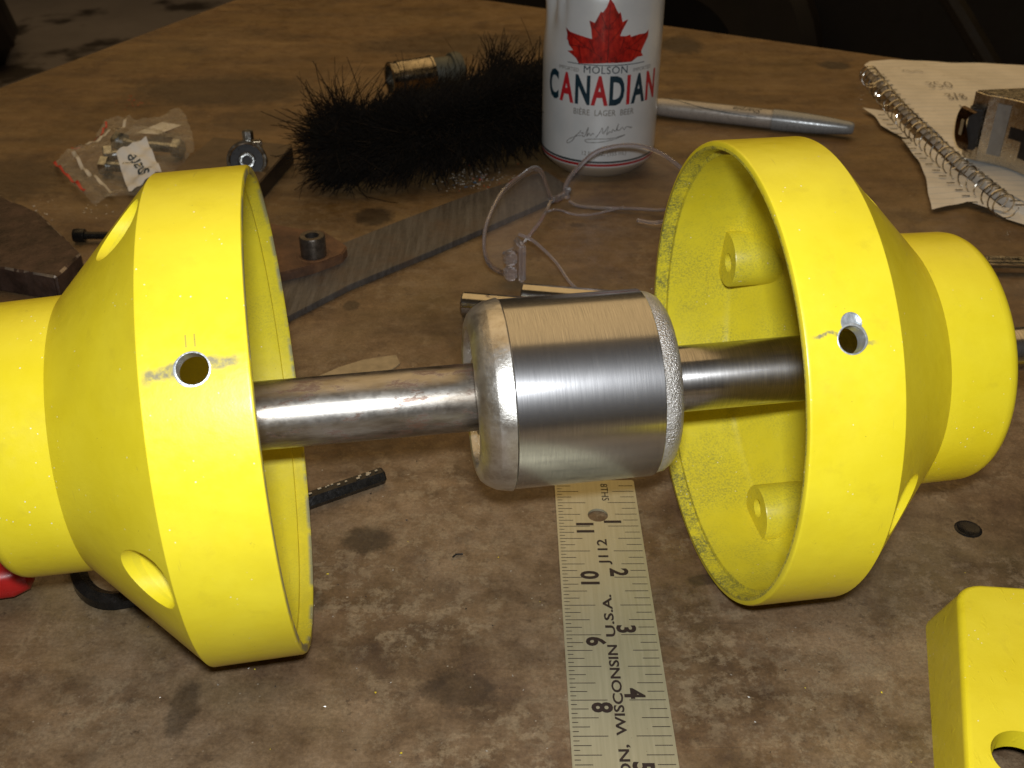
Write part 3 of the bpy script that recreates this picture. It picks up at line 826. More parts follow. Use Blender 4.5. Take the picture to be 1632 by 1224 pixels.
# ------------------------------------------------------------------ notebook
t = thing("spiral_notebook", "grimy lined notepad with a wire spiral, under the chrome tape measure", "notebook", place(25.2, 66, 0, 0))
def P(x, y): return (x - 25.2, y - 66)
page = [P(*q) for q in [(25.35, 79.3), (26.0, 80.5), (27.6, 80.75), (32, 80.1), (40, 79.0), (44.5, 53), (27.6, 54.2), (26.6, 57), (26.0, 62), (25.6, 70)]]
to_obj("page_stack", prism(page, .03, .62, bev=.05), PAPER, t)
def wavy_page(poly, z, name, mat, amp=.08, cell=.7, th=.0):
    b = bmesh.new(); f = b.faces.new([b.verts.new((x, y, z)) for x, y in poly]); f.normal_update()
    if f.normal.z < 0: f.normal_flip()
    slices(b, cell, 0); slices(b, cell, 1)
    for v in b.verts: v.co.z += amp * (math.sin(v.co.x * 1.1 + 1) * math.cos(v.co.y * .7) + .5 * math.sin(v.co.x * 2.3 + v.co.y * 1.9))
    return to_obj(name, b, mat, t, ang=60)
top = [P(*q) for q in [(25.2, 79.7), (25.9, 80.7), (27.6, 80.9), (32, 80.3), (40, 79.2), (44.3, 53.2), (27.8, 54.4), (26.8, 57), (26.2, 62), (25.75, 70)]]
wavy_page(top, .74, "top_page", PAPERL, .035)
wavy_page([P(*q) for q in [(24.9, 66.2), (24.2, 66.6), (23.4, 68.6), (23.5, 70.4), (23.1, 71.9), (24.9, 71.0)]], .22, "torn_scrap", PAPER, .05)
wavy_page([P(*q) for q in [(25.2, 65.8), (24.0, 66.2), (23.9, 62.5), (23.55, 59.9), (23.0, 57.6), (22.55, 55.55), (23.6, 56.0), (24.75, 56.45), (25.6, 55.5), (26.3, 55.1), (26.0, 58.5), (25.6, 62)]], .30, "torn_page", PAPERL, .07)
wavy_page([P(*q) for q in [(25.6, 55.9), (26.2, 54.6), (27.5, 53.2), (29.5, 52.4), (29.5, 53.8), (26.8, 56)]], .16, "torn_scrap", PAPER, .06)
coil = []; turns = 27; cl = [(24.85, 77.4), (24.75, 69.5), (25.15, 62), (26.1, 54.6)]
cp = smooth_path([(x - 25.2, y - 66, .68) for x, y in cl], 60)
for i, p in enumerate(cp):
    u = i / (len(cp) - 1)
    for k in range(1): pass
n = turns * 18
for i in range(n + 1):
    u = i / n; q = cp[min(len(cp) - 1, int(u * (len(cp) - 1)))]; fr = u * (len(cp) - 1) - int(u * (len(cp) - 1))
    q2 = cp[min(len(cp) - 1, int(u * (len(cp) - 1)) + 1)]; q = q.lerp(q2, fr)
    th = 2 * math.pi * turns * u; rc = .62 + (.012 * math.sin(i * .37))
    coil.append((q.x + rc * math.cos(th), q.y, q.z + rc * math.sin(th) + .08))
to_obj("wire_spiral", tube(coil, .042, 6), CHROME, t)
hl = bmesh.new()
for k in range(27):
    u = (k + .5) / 27; q = cp[int(u * (len(cp) - 1))]
    rect(hl, q.x + .55, q.y - .06, q.x + 1.1, q.y + .05, .825)
    if u > .28: rect(hl, q.x - 1.15, q.y - .07, q.x - .72, q.y + .05, .42)
o = to_obj("punched_holes", hl, BLACKPL, t); o['kind'] = 'stuff'
PENCIL = simple("pencil_line", (.10, .085, .07), .7)
def pencil(pts_list, x0, y0, k):
    b = bmesh.new()
    for pts in pts_list:
        Pp = smooth_path([(x0 - 25.2 + x * k, y0 - 66 + y * k * 1.6, .845) for x, y in pts], 5)
        Lf, Rt = [], []
        for i_, p in enumerate(Pp):
            dd = (Pp[min(i_ + 1, len(Pp) - 1)] - Pp[max(i_ - 1, 0)]).normalized(); nn = Vector((-dd.y, dd.x, 0)) * .035
            Lf.append(p - nn); Rt.append(p + nn)
        strip(Lf, Rt, b)
    bmesh.ops.recalc_face_normals(b, faces=b.faces)
    to_obj("pencil_note", b, PENCIL, t)
THREE = [(0, .9), (.35, 1.0), (.5, .8), (.2, .55), (.5, .35), (.4, .05), (0, .05)]
pencil([THREE, [(1.3, 1.0), (.85, 1.0), (.8, .6), (1.2, .5), (1.25, .15), (.8, .05)], [(1.9, 1.0), (1.6, .6), (1.75, .05), (2.15, .3), (2.15, .8), (1.9, 1.0)]], 28.2, 74.3, .75)
pencil([THREE, [(1.1, 1.15), (.75, -.1)], [(1.7, .95), (1.35, .8), (1.8, .3), (1.5, .0), (1.35, .3), (1.75, .75), (1.7, .95)]], 28.7, 71.9, .7)
pencil([[(0, .9), (.05, 0)]], 29.0, 69.8, .7)
pencil([[(0, .4), (.4, .6), (.9, .3), (1.5, .5), (2.0, .2)]], 27.4, 77.5, .7)
# ------------------------------------------------------------------ tape measure
t = thing("tape_measure", "chromed steel tape measure lying on the notebook's spiral side", "tape measure", place(31.5, 59.5, .86))
tp = [(-5.5, 2.3), (-5.0, 1.5), (-4.1, .9), (-3.35, .1), (-2.85, -1.1), (-2.6, -2.6), (-2.2, -3.8), (-1.0, -4.5), (4, -4.3), (4.6, 3.6), (-1, 2.9)]
tp = [(v.x, v.y) for v in smooth_path([(x, y, 0) for x, y in tp[1:8]], 4)]
tp = [(-5.5, 2.3)] + tp + [(4, -4.3), (4.6, 3.6), (-1, 2.95)]
to_obj("case", prism(tp, .0, 3.9, bev=.16, seg=3), simple("scuffed_chrome", (.62, .58, .50), .26, 1.0, .15, 1.2, .01, 3, rv=.08), t, ang=40)
to_obj("round_badge", lathe([(3.88, 0), (3.92, 1.9), (3.99, 2.0), (3.99, 2.25), (3.86, 2.3)], 40), simple("worn_bronze_badge", (.30, .22, .13), .3, .9), t, place(1.0, -.4, 0))
def on_front(u0, u1, z0, z1, name, mat, off=.03):
    """a panel following the curved front wall between path fractions u0..u1"""
    seg = tp[1:-3]; k = len(seg) - 1; lo, hi = [], []
    for i in range(13):
        u = (u0 + (u1 - u0) * i / 12) * k; j = min(k - 1, int(u)); fr = u - j
        x = seg[j][0] * (1 - fr) + seg[j + 1][0] * fr; y = seg[j][1] * (1 - fr) + seg[j + 1][1] * fr
        dx, dy = seg[j + 1][0] - seg[j][0], seg[j + 1][1] - seg[j][1]; L = math.hypot(dx, dy)
        nx, ny = dy / L, -dx / L
        if nx * (x - 1) + ny * (y + .5) < 0: nx, ny = -nx, -ny
        lo.append((x + nx * off, y + ny * off, z0)); hi.append((x + nx * off, y + ny * off, z1))
    b = strip(lo, hi); bmesh.ops.recalc_face_normals(b, faces=b.faces); return to_obj(name, b, mat, t)
on_front(.36, .99, .8, 2.8, "black_panel", BLACKPL, .03)
on_front(.24, .36, 1.7, 2.35, "black_panel", BLACKPL, .034)
on_front(.10, .21, .55, 3.5, "corner_band", simple("dull_grey_band", (.30, .29, .27), .4, .5), .032)
b = bmesh.new()   # belt clip: bent spring-steel tongue with a slot
cl_ = smooth_path([(-5.75, 1.75, 3.05), (-5.95, 1.7, 2.95), (-6.12, 1.6, 2.4), (-6.1, 1.45, 1.5), (-5.9, 1.35, .95), (-5.7, 1.35, .7)], 5)
wd_ = [.35 + .12 * math.sin(i * .5) for i in range(len(cl_))]
lo = [(p.x + .35 * 1.3 * k, p.y - .8 * k * 2, p.z) for p, k in zip(cl_, wd_)]; hi = [(p.x - .2, p.y + .35, p.z) for p in cl_]
b = strip(lo, hi)
g = bmesh.ops.solidify(b, geom=b.faces[:], thickness=.09)
to_obj("belt_clip", b, simple("dark_spring_steel", (.16, .11, .075), .2, 1.0, .2, 2), t)
to_obj("clip_mount", box(None, (0, 0, 0), (.7, .9, 2.4), .08), BLACKPL, t, place(-5.35, 1.75, 1.9, -.35))
b = box(None, (0, 0, 0), (.06, .22, .9), .02); to_obj("clip_slot", b, TAN, t, place(-6.22, 1.25, 2.1, .4))

# ------------------------------------------------------------------ bench brush
t = thing("bench_brush", "shaggy black bristle brush lying left of the can", "brush", place(-3, 68, 0))
core = bmesh.new()
spine = smooth_path([(-5.9, -6.5, 1.7), (-2.0, -5.7, 1.9), (2.2, -2.4, 2.1), (7.6, 1.6, 2.3)], 8)
core = tube(spine, lambda u: 1.0 + .5 * math.sin(math.pi * min(1, u + .25) * .6), 14, flat=1.5)
to_obj("bristle_base", core, BRISTLE, t)
rs = np.random.RandomState(5); vs, fs = [], []
def strand(p, d, L, r, curl, seg=4):
    global vs, fs
    d = d / np.linalg.norm(d); side = rs.normal(size=3); side -= d * side.dot(d); side /= np.linalg.norm(side)
    base = len(vs); q = p.copy(); dd = d.copy(); c2 = np.cross(d, side); bend = rs.normal(0, curl, 2)
    for k in range(seg + 1):
        rr = r * (1 - .55 * k / seg)
        for j in range(3):
            an = 2.094 * j; v = q + rr * (math.cos(an) * side + math.sin(an) * c2); vs.append((v * S).tolist())
        q = q + dd * L / seg; dd = dd + side * bend[0] + c2 * bend[1] + np.array([0, 0, -.03]); dd /= np.linalg.norm(dd)
        if q[2] < .08: q[2] = .08 + rs.uniform(0, .1)
    for k in range(seg):
        for j in range(3):
            a = base + k * 3 + j; b_ = base + k * 3 + (j + 1) % 3; fs.append((a, b_, b_ + 3, a + 3))
SP = [np.array(p) for p in spine]; ns = len(SP)
for i in range(12500):
    u = rs.beta(1, 1.0); j = min(ns - 2, int(u * (ns - 1))); p = SP[j] + (SP[j + 1] - SP[j]) * (u * (ns - 1) - j)
    tdir = (SP[j + 1] - SP[j]); tdir /= np.linalg.norm(tdir)
    an = rs.uniform(-.2, math.pi + .45)              # fan round the spine, mostly upward and outward
    out = np.array([-tdir[1] * math.cos(an), tdir[0] * math.cos(an), math.sin(an)])
    ca = math.cos(an); lean = (-1.0 * abs(ca) if ca < 0 else 1.5 * ca + .5) + rs.normal(0, .16) + .9 * (abs(ca) < .5) * (u > .3)
    d = out * np.array([1, 1, .8]) + tdir * lean + rs.normal(0, .10, 3)
    L = (1.5 + 2.2 * abs(math.cos(an))) * rs.uniform(.7, 1.15)
    strand(p + out * .9 * np.array([1, 1, .8]), d, L * (1 + .25 * (ca > 0)), .038, .13)
for i in range(1700):                                  # splayed left end
    an = rs.uniform(0, 6.283); el = rs.uniform(-.3, 1.1)
    d = np.array([-abs(math.cos(an)) * .8 - .5, math.sin(an) * .9 - .1, el * .7])
    strand(SP[0] + rs.normal(0, .8, 3) * np.array([.5, 1, .7]), d, rs.uniform(2.0, 3.8), .034, .34, 5)
for i in range(420):
    d = np.array([-abs(rs.normal(.7, .4)), rs.normal(-.1, .8), rs.normal(.25, .55)])
    strand(SP[0] + rs.normal(0, .8, 3) * np.array([.6, 1.3, .7]), d, rs.uniform(3.2, 5.2), .045, .60, 6)
for i in range(300):                                   # wild ones along the top and back
    u = rs.uniform(.15, 1); j = min(ns - 2, int(u * (ns - 1)))
    d = np.array([rs.normal(.75, .3), rs.uniform(.4, 1.0), rs.uniform(.2, .7)])
    strand(SP[j] + np.array([0, 1.2, .8]), d, rs.uniform(2.4, 4.4), .034, .22, 5)
for i in range(120):
    d = np.array([rs.normal(.30, .12), rs.uniform(.6, 1.0), rs.uniform(.5, .9)])
    strand(SP[int(ns * .60)] + np.array([0, 1.2, .8]) + rs.normal(0, .25, 3), d, rs.uniform(2.6, 4.2), .038, .12, 5)
me = bpy.data.meshes.new("bristles"); me.from_pydata(vs, [], fs); me.materials.append(BRISTLE)
o = link("bristles", me, t); o['kind'] = 'stuff'

# ------------------------------------------------------------------ plated sleeve with rubber collar behind the brush
p0 = Vector((-8.3, 74.6, 1.25)); p1 = Vector((-3.1, 77.0, 1.3)); d = (p1 - p0).normalized(); yv = Vector((0, 0, 1)).cross(d).normalized(); xv = yv.cross(d)
t = thing("hose_fitting", "stained nickel sleeve with a grey rubber collar, behind the black brush", "fitting", frame(p0, xv, yv, d) @ Matrix.Scale(.93, 4))
to_obj("sleeve", lathe([(0, .98), (0, 1.18), (.06, 1.22), (.25, 1.20), (.3, 1.13), (.5, 1.13), (.56, 1.2), (.9, 1.21), (2.7, 1.21), (3.1, 1.22), (3.15, 1.28), (3.3, 1.28), (3.34, 1.2), (3.34, .98)], 48, closed=True), BRASSY, t)
to_obj("collar", lathe([(.4, 0), (.4, .97), (3.36, .97), (3.5, 1.05), (4.75, 1.05), (4.8, 1.25), (5.3, 1.3), (5.55, 1.2), (5.65, .9), (5.65, 0)], 40), GREYRUB, t)

# ------------------------------------------------------------------ long flat bar
t_ = [(-13.2, 46.1), (-11.13, 48.34), (-8.17, 51.47), (-5.82, 53.89), (-2.63, 57.0), (0.13, 59.29), (1.9, 60.7), (3.30, 58.2), (2.10, 56.6), (-0.95, 53.4), (-3.72, 50.5), (-7.62, 46.6), (-9.98, 43.6), (-11.7, 41.7)]
o = to_obj("steel_bar", prism(t_, .02, .34, bev=.03), MILL); tag(o, "long flat dark steel bar slanting from behind the housing towards the can", "steel bar")
# ------------------------------------------------------------------ rusty plates, cap screws
o = to_obj("clamp_plate", prism([(-13.5, 53.0), (-11.0, 51.9), (-9.54, 51.6), (-8.35, 50.2), (-8.1, 49.75), (-8.25, 48.9), (-9.5, 47.7), (-10.9, 46.9), (-14.5, 46.0)], .0, .80, bev=.06), RUSTP)
tag(o, "rusty brown plate end with a socket screw standing in it, behind the smudged housing", "plate")
t = thing("socket_screw", "thick round socket screw head standing on the rusty plate", "screw", place(-9.6, 48.85, .8))
b = lathe([(0, .62), (.95, .62), (1.02, .58), (1.02, .34), (.45, .30), (.45, 0)], 40); to_obj("head", b, simple("worn_screw_steel", (.10, .085, .07), .35, .7, .4, 3, .01, 8), t, ang=40)
to_obj("washer_stain", lathe([(.003, .66), (.03, .72), (.03, .8), (.003, .85)], 32, closed=True), RUSTP, t)
pl = [(-33, 58), (-27.2, 54.9), (-24.13, 52.6), (-20.44, 47.9), (-20.83, 45.45), (-22.8, 46.1), (-24.0, 46.5), (-33, 47.0)]
bb_ = prism(pl, -.0, 1.35, bev=.09, seg=1)
slices(bb_, .5, 0); slices(bb_, .5, 1)
bb_.normal_update()
for f in bb_.faces:
    f.material_index = 1 if (.25 < f.normal.z < .95) and rnd.random() < .75 else 0
for v in bb_.verts:
    if v.co.z > 1.0: v.co += Vector((rnd.uniform(-1, 1), rnd.uniform(-1, 1), rnd.uniform(-.6, .2))) * .03
o = to_obj("steel_block", bb_, [simple("dark_block_steel", (.065, .040, .030), .5, .35, .6, 1.1, .06, 2.6), simple("worn_block_edge", (.30, .25, .20), .45, .6, .4, 3)]); tag(o, "thick brown steel block with chipped edges at the photo's left side", "block")
t = thing("cap_screw", "small black socket cap screw lying on its side beyond the brown block", "screw", frame((-22.35, 51.9, .42), (0, 0, 1), (0, 1, 0), (1, 0, 0)))
t.matrix_basis = place(-22.35, 51.9, .36, 0, 0, math.pi / 2) @ Matrix.Scale(.8, 4)
to_obj("head", lathe([(0, .18), (.05, .40), (.10, .43), (.72, .43), (.76, .40), (.76, .2)], 28), BLACKOX, t)
thd = [(.70, .2)] + [(.8 + .05 * k, .215 if k % 2 else .25) for k in range(60)] + [(3.85, .2), (3.85, 0)]
to_obj("thread", lathe(thd, 20), BLACKOX, t, ang=60)

# ------------------------------------------------------------------ shim strip behind the rusty shaft
o = to_obj("shim_strip", prism([(-9.6, 37.2), (-8.9, 38.2), (-7.26, 39.75), (-6.31, 40.35), (-4.95, 40.75), (-4.72, 40.05), (-5.0, 39.6), (-6.8, 38.6), (-8.6, 37.4)], .01, .07, bev=.01), TAN)
tag(o, "short tan metal strip with an angled end, just behind the rusty shaft", "strip")

# ------------------------------------------------------------------ dowel pins behind the drum
t = tag(to_obj("dowel_pin", lathe([(0, 0), (0, .50), (.06, .56), (5.9, .56), (5.96, .5), (5.96, 0)], 40), PINSTEEL,
     mw=frame((-2.25, 44.15, .56), (0, 0, 1), Vector((0, 0, 1)).cross(Vector((.988, .12, 0)).normalized()) * -1 * -1, Vector((.993, .12, 0)).normalized())),
     "polished steel dowel pin behind the drum, the one whose whole end shows", "dowel pin", "steel dowel pins behind the drum")
def along(o, p, d):
    z = Vector(d).normalized(); x = Vector((0, 0, 1)); x = (x - z * x.dot(z)).normalized(); y = z.cross(x); o.matrix_basis = frame(p, x, y, z)
along(t, (-2.25, 44.35, .56), (.985, -.17, 0))
c2 = t.copy(); col.objects.link(c2); along(c2, (.45, 45.2, .56), (.985, -.17, 0)); c2['label'] = "second steel dowel pin, further back and half hidden by the drum's top edge"

# ------------------------------------------------------------------ clear safety glasses
t = thing("safety_glasses", "clear plastic safety glasses standing open in front of the can", "glasses", place(2.6, 56, 0))
def Q(l): return [(x - 2.6, y - 56, z) for x, y, z in l]
l1 = [(-0.45, 47.8, .35), (-1.05, 45.9, 1.8), (-1.25, 45.3, 3.0), (-1.1, 45.7, 4.0), (-0.45, 47.7, 4.55), (0.41, 50.3, 4.25), (1.04, 52.27, 3.85), (1.5, 53.6, 3.1), (1.85, 54.7, 1.75), (2.1, 55.4, .85)]
b1 = [(2.1, 55.4, .85), (1.75, 54.4, .55), (1.2, 52.7, .45), (.5, 50.6, .55), (-.05, 49.0, 1.0), (-.38, 48.0, 1.3)]
l2 = [(3.05, 56.7, .35), (2.88, 56.78, .95), (3.32, 56.63, 1.9), (4.27, 56.33, 3.05), (5.22, 56.03, 3.55), (6.32, 55.67, 3.78), (7.28, 55.37, 3.66), (8.2, 55.05, 3.25), (9.4, 54.6, 2.4)]
b2 = [(9.4, 54.6, .9), (8.0, 55.1, .40), (6.4, 55.6, .25), (4.6, 56.0, .12), (3.6, 56.3, .1), (3.1, 56.6, .25)]
RIMG = Mat("glossy_clear_rim").set(color=(.93, .86, .88), trans=.85, rough=.06, ior=1.45, coat=.6).m
CLEARRIM = RIMG
to_obj("brow_rim", tube(Q(l1), .145, 10, sub=5, flat=.55), CLEARRIM, t)
to_obj("brow_rim", tube(Q(l2), .13, 10, sub=5, flat=.55), CLEARRIM, t)
to_obj("lower_rim", tube(Q(b1), .09, 8, sub=5), CLEARRIM, t); to_obj("lower_rim", tube(Q(b2), .09, 8, sub=5), CLEARRIM, t)
def lens(top, bot, bulge):
    A = smooth_path(Q(top), 4); B = smooth_path(list(reversed(Q(bot))), 4)
    n = 28; b = bmesh.new(); rows = []
    def samp(Pl, u): k = u * (len(Pl) - 1); j = min(len(Pl) - 2, int(k)); return Pl[j].lerp(Pl[j + 1], k - j)
    for i in range(n + 1):
        u = i / n; a, c = samp(A, u), samp(B, u); row = []
        for k in range(9):
            v = k / 8; p = a.lerp(c, v); s = math.sin(math.pi * u) * math.sin(math.pi * v)
            row.append(b.verts.new(p + Vector(bulge) * s))
        rows.append(row)
    for i in range(n):
        for k in range(8): b.faces.new((rows[i][k], rows[i][k + 1], rows[i + 1][k + 1], rows[i + 1][k]))
    return b
to_obj("lens", lens(l1, b1, (-.9, .4, .2)), CLEAR, t, ang=80)
to_obj("lens", lens(l2, b2, (.3, .9, .2)), CLEAR, t, ang=80)
to_obj("nose_bridge", tube(Q([(2.1, 55.4, .85), (2.45, 56.1, .6), (2.85, 56.7, .6), (3.05, 56.75, .9)]), .2, 10, sub=5), CLEARRIM, t)
for z_ in (.35, 1.15):
    to_obj("hinge_knuckle", box(None, (0, 0, 0), (.55, .7, .6), .12), CLEARRIM, t, place(-.1 - 2.6, 47.2 - 56, z_ + .3, .3))
to_obj("hinge_block", box(None, (0, 0, 0), (.35, 1.1, 2.0), .12), CLEARRIM, t, place(.35 - 2.6, 47.6 - 56, 1.15, .3))
to_obj("temple_arm", tube(Q([(.3, 48.2, 2.2), (1.0, 47.9, 2.0), (2.0, 47.0, 1.4), (2.8, 45.7, .8), (3.9, 45.0, .5), (6.5, 44.8, .3), (10, 45.5, .2)]), .085, 8, sub=6, flat=.6), CLEARRIM, t)
to_obj("temple_arm", tube(Q([(1.75, 54.4, .55), (2.4, 55.1, .4), (3.4, 54.9, .2), (4.4, 55.0, .2), (6, 55.7, .3)]), .06, 8, sub=6), CLEARRIM, t)
to_obj("temple_arm", tube(Q([(9.4, 54.6, 1.6), (8.6, 54.0, .6), (7.6, 53.7, .3), (6.6, 54.2, .2)]), .1, 8, sub=6), CLEARRIM, t)
# ------------------------------------------------------------------ slab with bearing and hex stub
t = thing("bearing_block", "black machined slab with a ball bearing and hexagon stub, between the bag and the brush", "bearing block", place(-15.5, 59.5, 0))
SLABTOP = simple("slab_top_reflection", (.12, .085, .050), .45, .3, .25, .8)  # black slab's top coloured brown to imitate its reflection
b = prism([(2.62, 3.1), (-2.3, 4.4), (-4.2, -5.5), (1.2, -6.2)], .05, 1.15, bev=.05)
for f in b.faces: f.material_index = 1 if f.normal.z > .5 and f.calc_center_median().z > 1.1 else 0
bmesh.ops.recalc_face_normals(b, faces=b.faces)
b.normal_update()
for f in b.faces: f.material_index = 1 if f.normal.z > .9 else 0
to_obj("slab", b, [BLACKPL, SLABTOP], t)
to_obj("dimple_screw", lathe([(0, .22), (.03, .28), (.03, .12), (.01, 0)], 24), ZINC, t, place(1.1, 1.5, 1.155))
mb = place(.75, -.5, 1.55, .12, math.radians(60), 0) @ Matrix.Scale(.78, 4)
to_obj("bearing_ring", lathe([(-.45, 1.15), (-.45, 1.38), (-.4, 1.42), (.4, 1.42), (.46, 1.38), (.46, 1.22), (.40, 1.15)], 48, closed=True), CHROME, t, mb)
to_obj("bearing_seal", lathe([(-.3, 0), (-.3, 1.14), (.36, 1.14), (.36, .62), (.40, .58), (.40, .0)], 40), BLACKPL, t, mb)
to_obj("bearing_bore", lathe([(.38, .34), (.38, .58), (.47, .55), (.5, .45), (.47, .34)], 32, closed=True), ZINC, t, mb)
to_obj("hex_stub", lathe([(0, .38), (1.3, .38), (1.36, .33), (1.36, 0)], 6), ZINC, t, place(.75, .35, 1.9, .2, -.10, 0) @ Matrix.Scale(.8, 4), ang=20)
to_obj("side_lug", box(None, (0, 0, 0), (.6, .4, .5), .08), BRASSY, t, place(1.3, -.1, 2.4, .2))

# ------------------------------------------------------------------ zip bag with bolts
t = thing("zip_bag", "crumpled clear zip bag with a red closure line, holding spare bolts", "bag", place(-23, 64, 0))
def hgt(x, y):
    return .35 + 1.35 * math.exp(-((x - 1.2) / 2.6) ** 2 - ((y + .9) / 2.6) ** 2) + .22 * math.sin(1.7 * x + .6 * y) * math.cos(1.1 * y - .5 * x) + .10 * math.sin(4.1 * x - 2.2 * y) + .06 * math.sin(7 * y + 3 * x)
outl = [(-3.9, -1.9), (-3.75, .1), (-2.5, .55), (-3.1, 5.1), (-1.9, 5.7), (-.9, 4.9), (0, 6.2), (1.0, 7.6), (2.5, 4.5), (3.7, .8), (4.1, -1.6), (3.2, -5.8), (.9, -7.3), (-.3, -7.1)]
outl = [(p.x, p.y) for p in smooth_path([(x, y, 0) for x, y in outl] + [(outl[0][0], outl[0][1], 0)], 3)][:-1]
for nm, zk in (("bag_front", 1.0), ("bag_back", 0.0)):
    b = bmesh.new(); f = b.faces.new([b.verts.new((x, y, 0)) for x, y in outl]); f.normal_update()
    if f.normal.z < 0: f.normal_flip()
    slices(b, .3, 0); slices(b, .3, 1)
    bd = {v for e in b.edges if len(e.link_faces) < 2 for v in e.verts}
    for v in b.verts: v.co.z = max(.08, hgt(v.co.x, v.co.y) * (1 if v not in bd else .75)) if zk else .04 + (.0 if v not in bd else .04)
    if zk == 1: to_obj(nm, b, BAGM, t, ang=70)
    else: b.free()
def ribbon(pts, wdt, name, mat, dz=.03):
    P_ = smooth_path([(x, y, 0) for x, y in pts], 8); L, R_ = [], []
    for i, p in enumerate(P_):
        d = (P_[min(i + 1, len(P_) - 1)] - P_[max(i - 1, 0)]).normalized(); n = Vector((-d.y, d.x, 0)) * wdt / 2
        for LL, q in ((L, p - n), (R_, p + n)): LL.append((q.x, q.y, max(.1, hgt(q.x, q.y)) + dz))
    b = strip(L, R_); bmesh.ops.recalc_face_normals(b, faces=b.faces); return to_obj(name, b, mat, t)
ZIPC = simple("milky_zip_ridge", (.55, .52, .45), .35)
ribbon([(-3.85, -1.9), (-2.6, -3.9), (-1.5, -5.3), (-.4, -6.9)], .16, "red_closure_line", REDZIP)
ribbon([(-2.9, -1.2), (-1.7, -3.2), (-.3, -5.0), (1.0, -6.6)], .20, "zip_ridge", ZIPC)
ribbon([(-2.9, 4.9), (-2.4, 2.8), (-2.3, 1.0), (-3.6, .3)], .12, "red_closure_line", REDZIP)
ribbon([(-1.6, 5.0), (-1.5, 2.8), (-2.1, .6), (-3.1, -.4)], .18, "zip_ridge", ZIPC)
b = bmesh.new(); q = [(.3, -3.0), (1.6, -1.3), (3.1, -4.2), (1.9, -6.6)]
b.faces.new([b.verts.new((x, y, 0)) for x, y in q]); slices(b, .2, 0); slices(b, .2, 1)
for v in b.verts: v.co.z = max(.3, hgt(v.co.x, v.co.y)) + .06
bmesh.ops.recalc_face_normals(b, faces=b.faces)
lab = to_obj("paper_label", b, LABELP, t)
b = bmesh.new(); q = [(-.2, 2.1), (.9, 4.2), (2.3, 3.6), (1.6, .9)]
b.faces.new([b.verts.new((x, y, max(.3, hgt(x, y)) - .05)) for x, y in q]); bmesh.ops.recalc_face_normals(b, faces=b.faces)
to_obj("paper_slip", b, LABELP, t)
b = text_bm("spare", .78, 1.0, .008)
slices(b, .15, 0); slices(b, .15, 1)
for v in b.verts:
    a = math.radians(124); x, y = v.co.x, v.co.y
    X = 2.65 + x * math.cos(a) - y * math.sin(a); Y = -4.75 + x * math.sin(a) + y * math.cos(a); v.co = Vector((X, Y, max(.3, hgt(X, Y)) + .085))
to_obj("label_text", b, LETNAVY, t)
def bolt(x, y, z, rz, ln, label):
    t = thing("hex_bolt", label, "bolt", place(x, y, z, rz), "spare bolts in the clear bag")
    to_obj("head", lathe([(0, 0), (0, .50), (.06, .58), (.5, .58), (.5, .2)], 6), ZINC, t, place(0, 0, 0, 0, 0, math.pi / 2), ang=20)
    to_obj("thread", lathe([(.45, .28)] + [(.5 + .06 * k, .30 if k % 2 else .26) for k in range(int(ln / .06))] + [(.5 + ln, .2), (.5 + ln, 0)], 16), ZINC, t, place(0, 0, 0, 0, 0, math.pi / 2), ang=70)
bolt(-23.9, 62.2, .62, .25, 2.2, "zinc bolt in the bag, head nearest the red line, left of the paper label")
bolt(-23.6, 60.7, .60, -.15, 2.0, "zinc bolt lowest in the bag, left of the paper label")
bolt(-19.6, 63.3, .62, 2.9, 2.4, "zinc bolt right of the paper label, its head at the bag's right end")
bolt(-23.4, 63.4, 1.1, -.6, 1.6, "short zinc bolt on top of the others in the bag")

# ------------------------------------------------------------------ hex bar and L key
t = tag(to_obj("hex_bar", tube([(0, 0, 0), (.15, 0, 0), (5.4, 0, 0), (5.46, 0, 0)], lambda u: .27 if u in (0, 1) else .31, 6, ph=math.pi / 6), BLACKOX, mw=place(-9.3, 29.22, .30, .54), ang=20),
        "black hexagonal bar end with paint crust, sticking out of the left housing's mouth", "hex bar")
b = bmesh.new()
for k in range(16):
    x = rnd.uniform(2.4, 5.3); s_ = rnd.uniform(.02, .06)
    box(b, (x, rnd.uniform(-.10, .18), .285 + rnd.uniform(0, .03)), (s_ * 2.2, s_, .03), 0)
o = to_obj("paint_crust", b, simple("tan_crust", (.42, .34, .22), .7), t); o['kind'] = 'stuff'
b = tube([(-15.4, 29.9, .3), (-14.6, 28.2, .3), (-13.95, 26.95, .3), (-13.55, 26.25, .3), (-13.05, 25.78, .3), (-12.5, 25.6, .3), (-11.9, 25.72, .3), (-11.2, 25.95, .3), (-9.8, 26.4, .3)], .30, 6, sub=5)
o = to_obj("hex_key", b, BLACKOX, ang=25); tag(o, "bent black hexagon key lying under the left yellow housing", "hex key")
# ------------------------------------------------------------------ red handle, chrome wrench
b = lathe([(0, 0), (.0, .3), (.15, .55), (.6, .72), (1.4, .70), (2.6, .82), (5, .9), (8, .8), (8.3, .5), (8.3, 0)], 28)
for v in b.verts:
    if .4 < v.co.z < 8: a = math.atan2(v.co.y, v.co.x); k = 1 + .04 * math.cos(6 * a); v.co.x *= k; v.co.y *= k
o = to_obj("tool_handle", b, REDPL); along(o, (-15.05, 26.35, .86), (-.93, -.25, .02)); tag(o, "red plastic tool handle poking out beneath the left yellow housing", "handle")
t = thing("chrome_wrench", "chrome wrench handle behind the right yellow housing", "wrench", place(22.0, 48.9, 0, -.03))
b = prism([(-3, -.62), (14, -.55), (14, .55), (-3, .62)], .12, .55, bev=.12, seg=3); to_obj("handle", b, CHROME, t)
b = prism([(-2.5, -.28), (13.5, -.28), (13.5, -.20), (-2.5, -.20)], .551, .57); to_obj("panel_groove", b, BLACKOX, t)
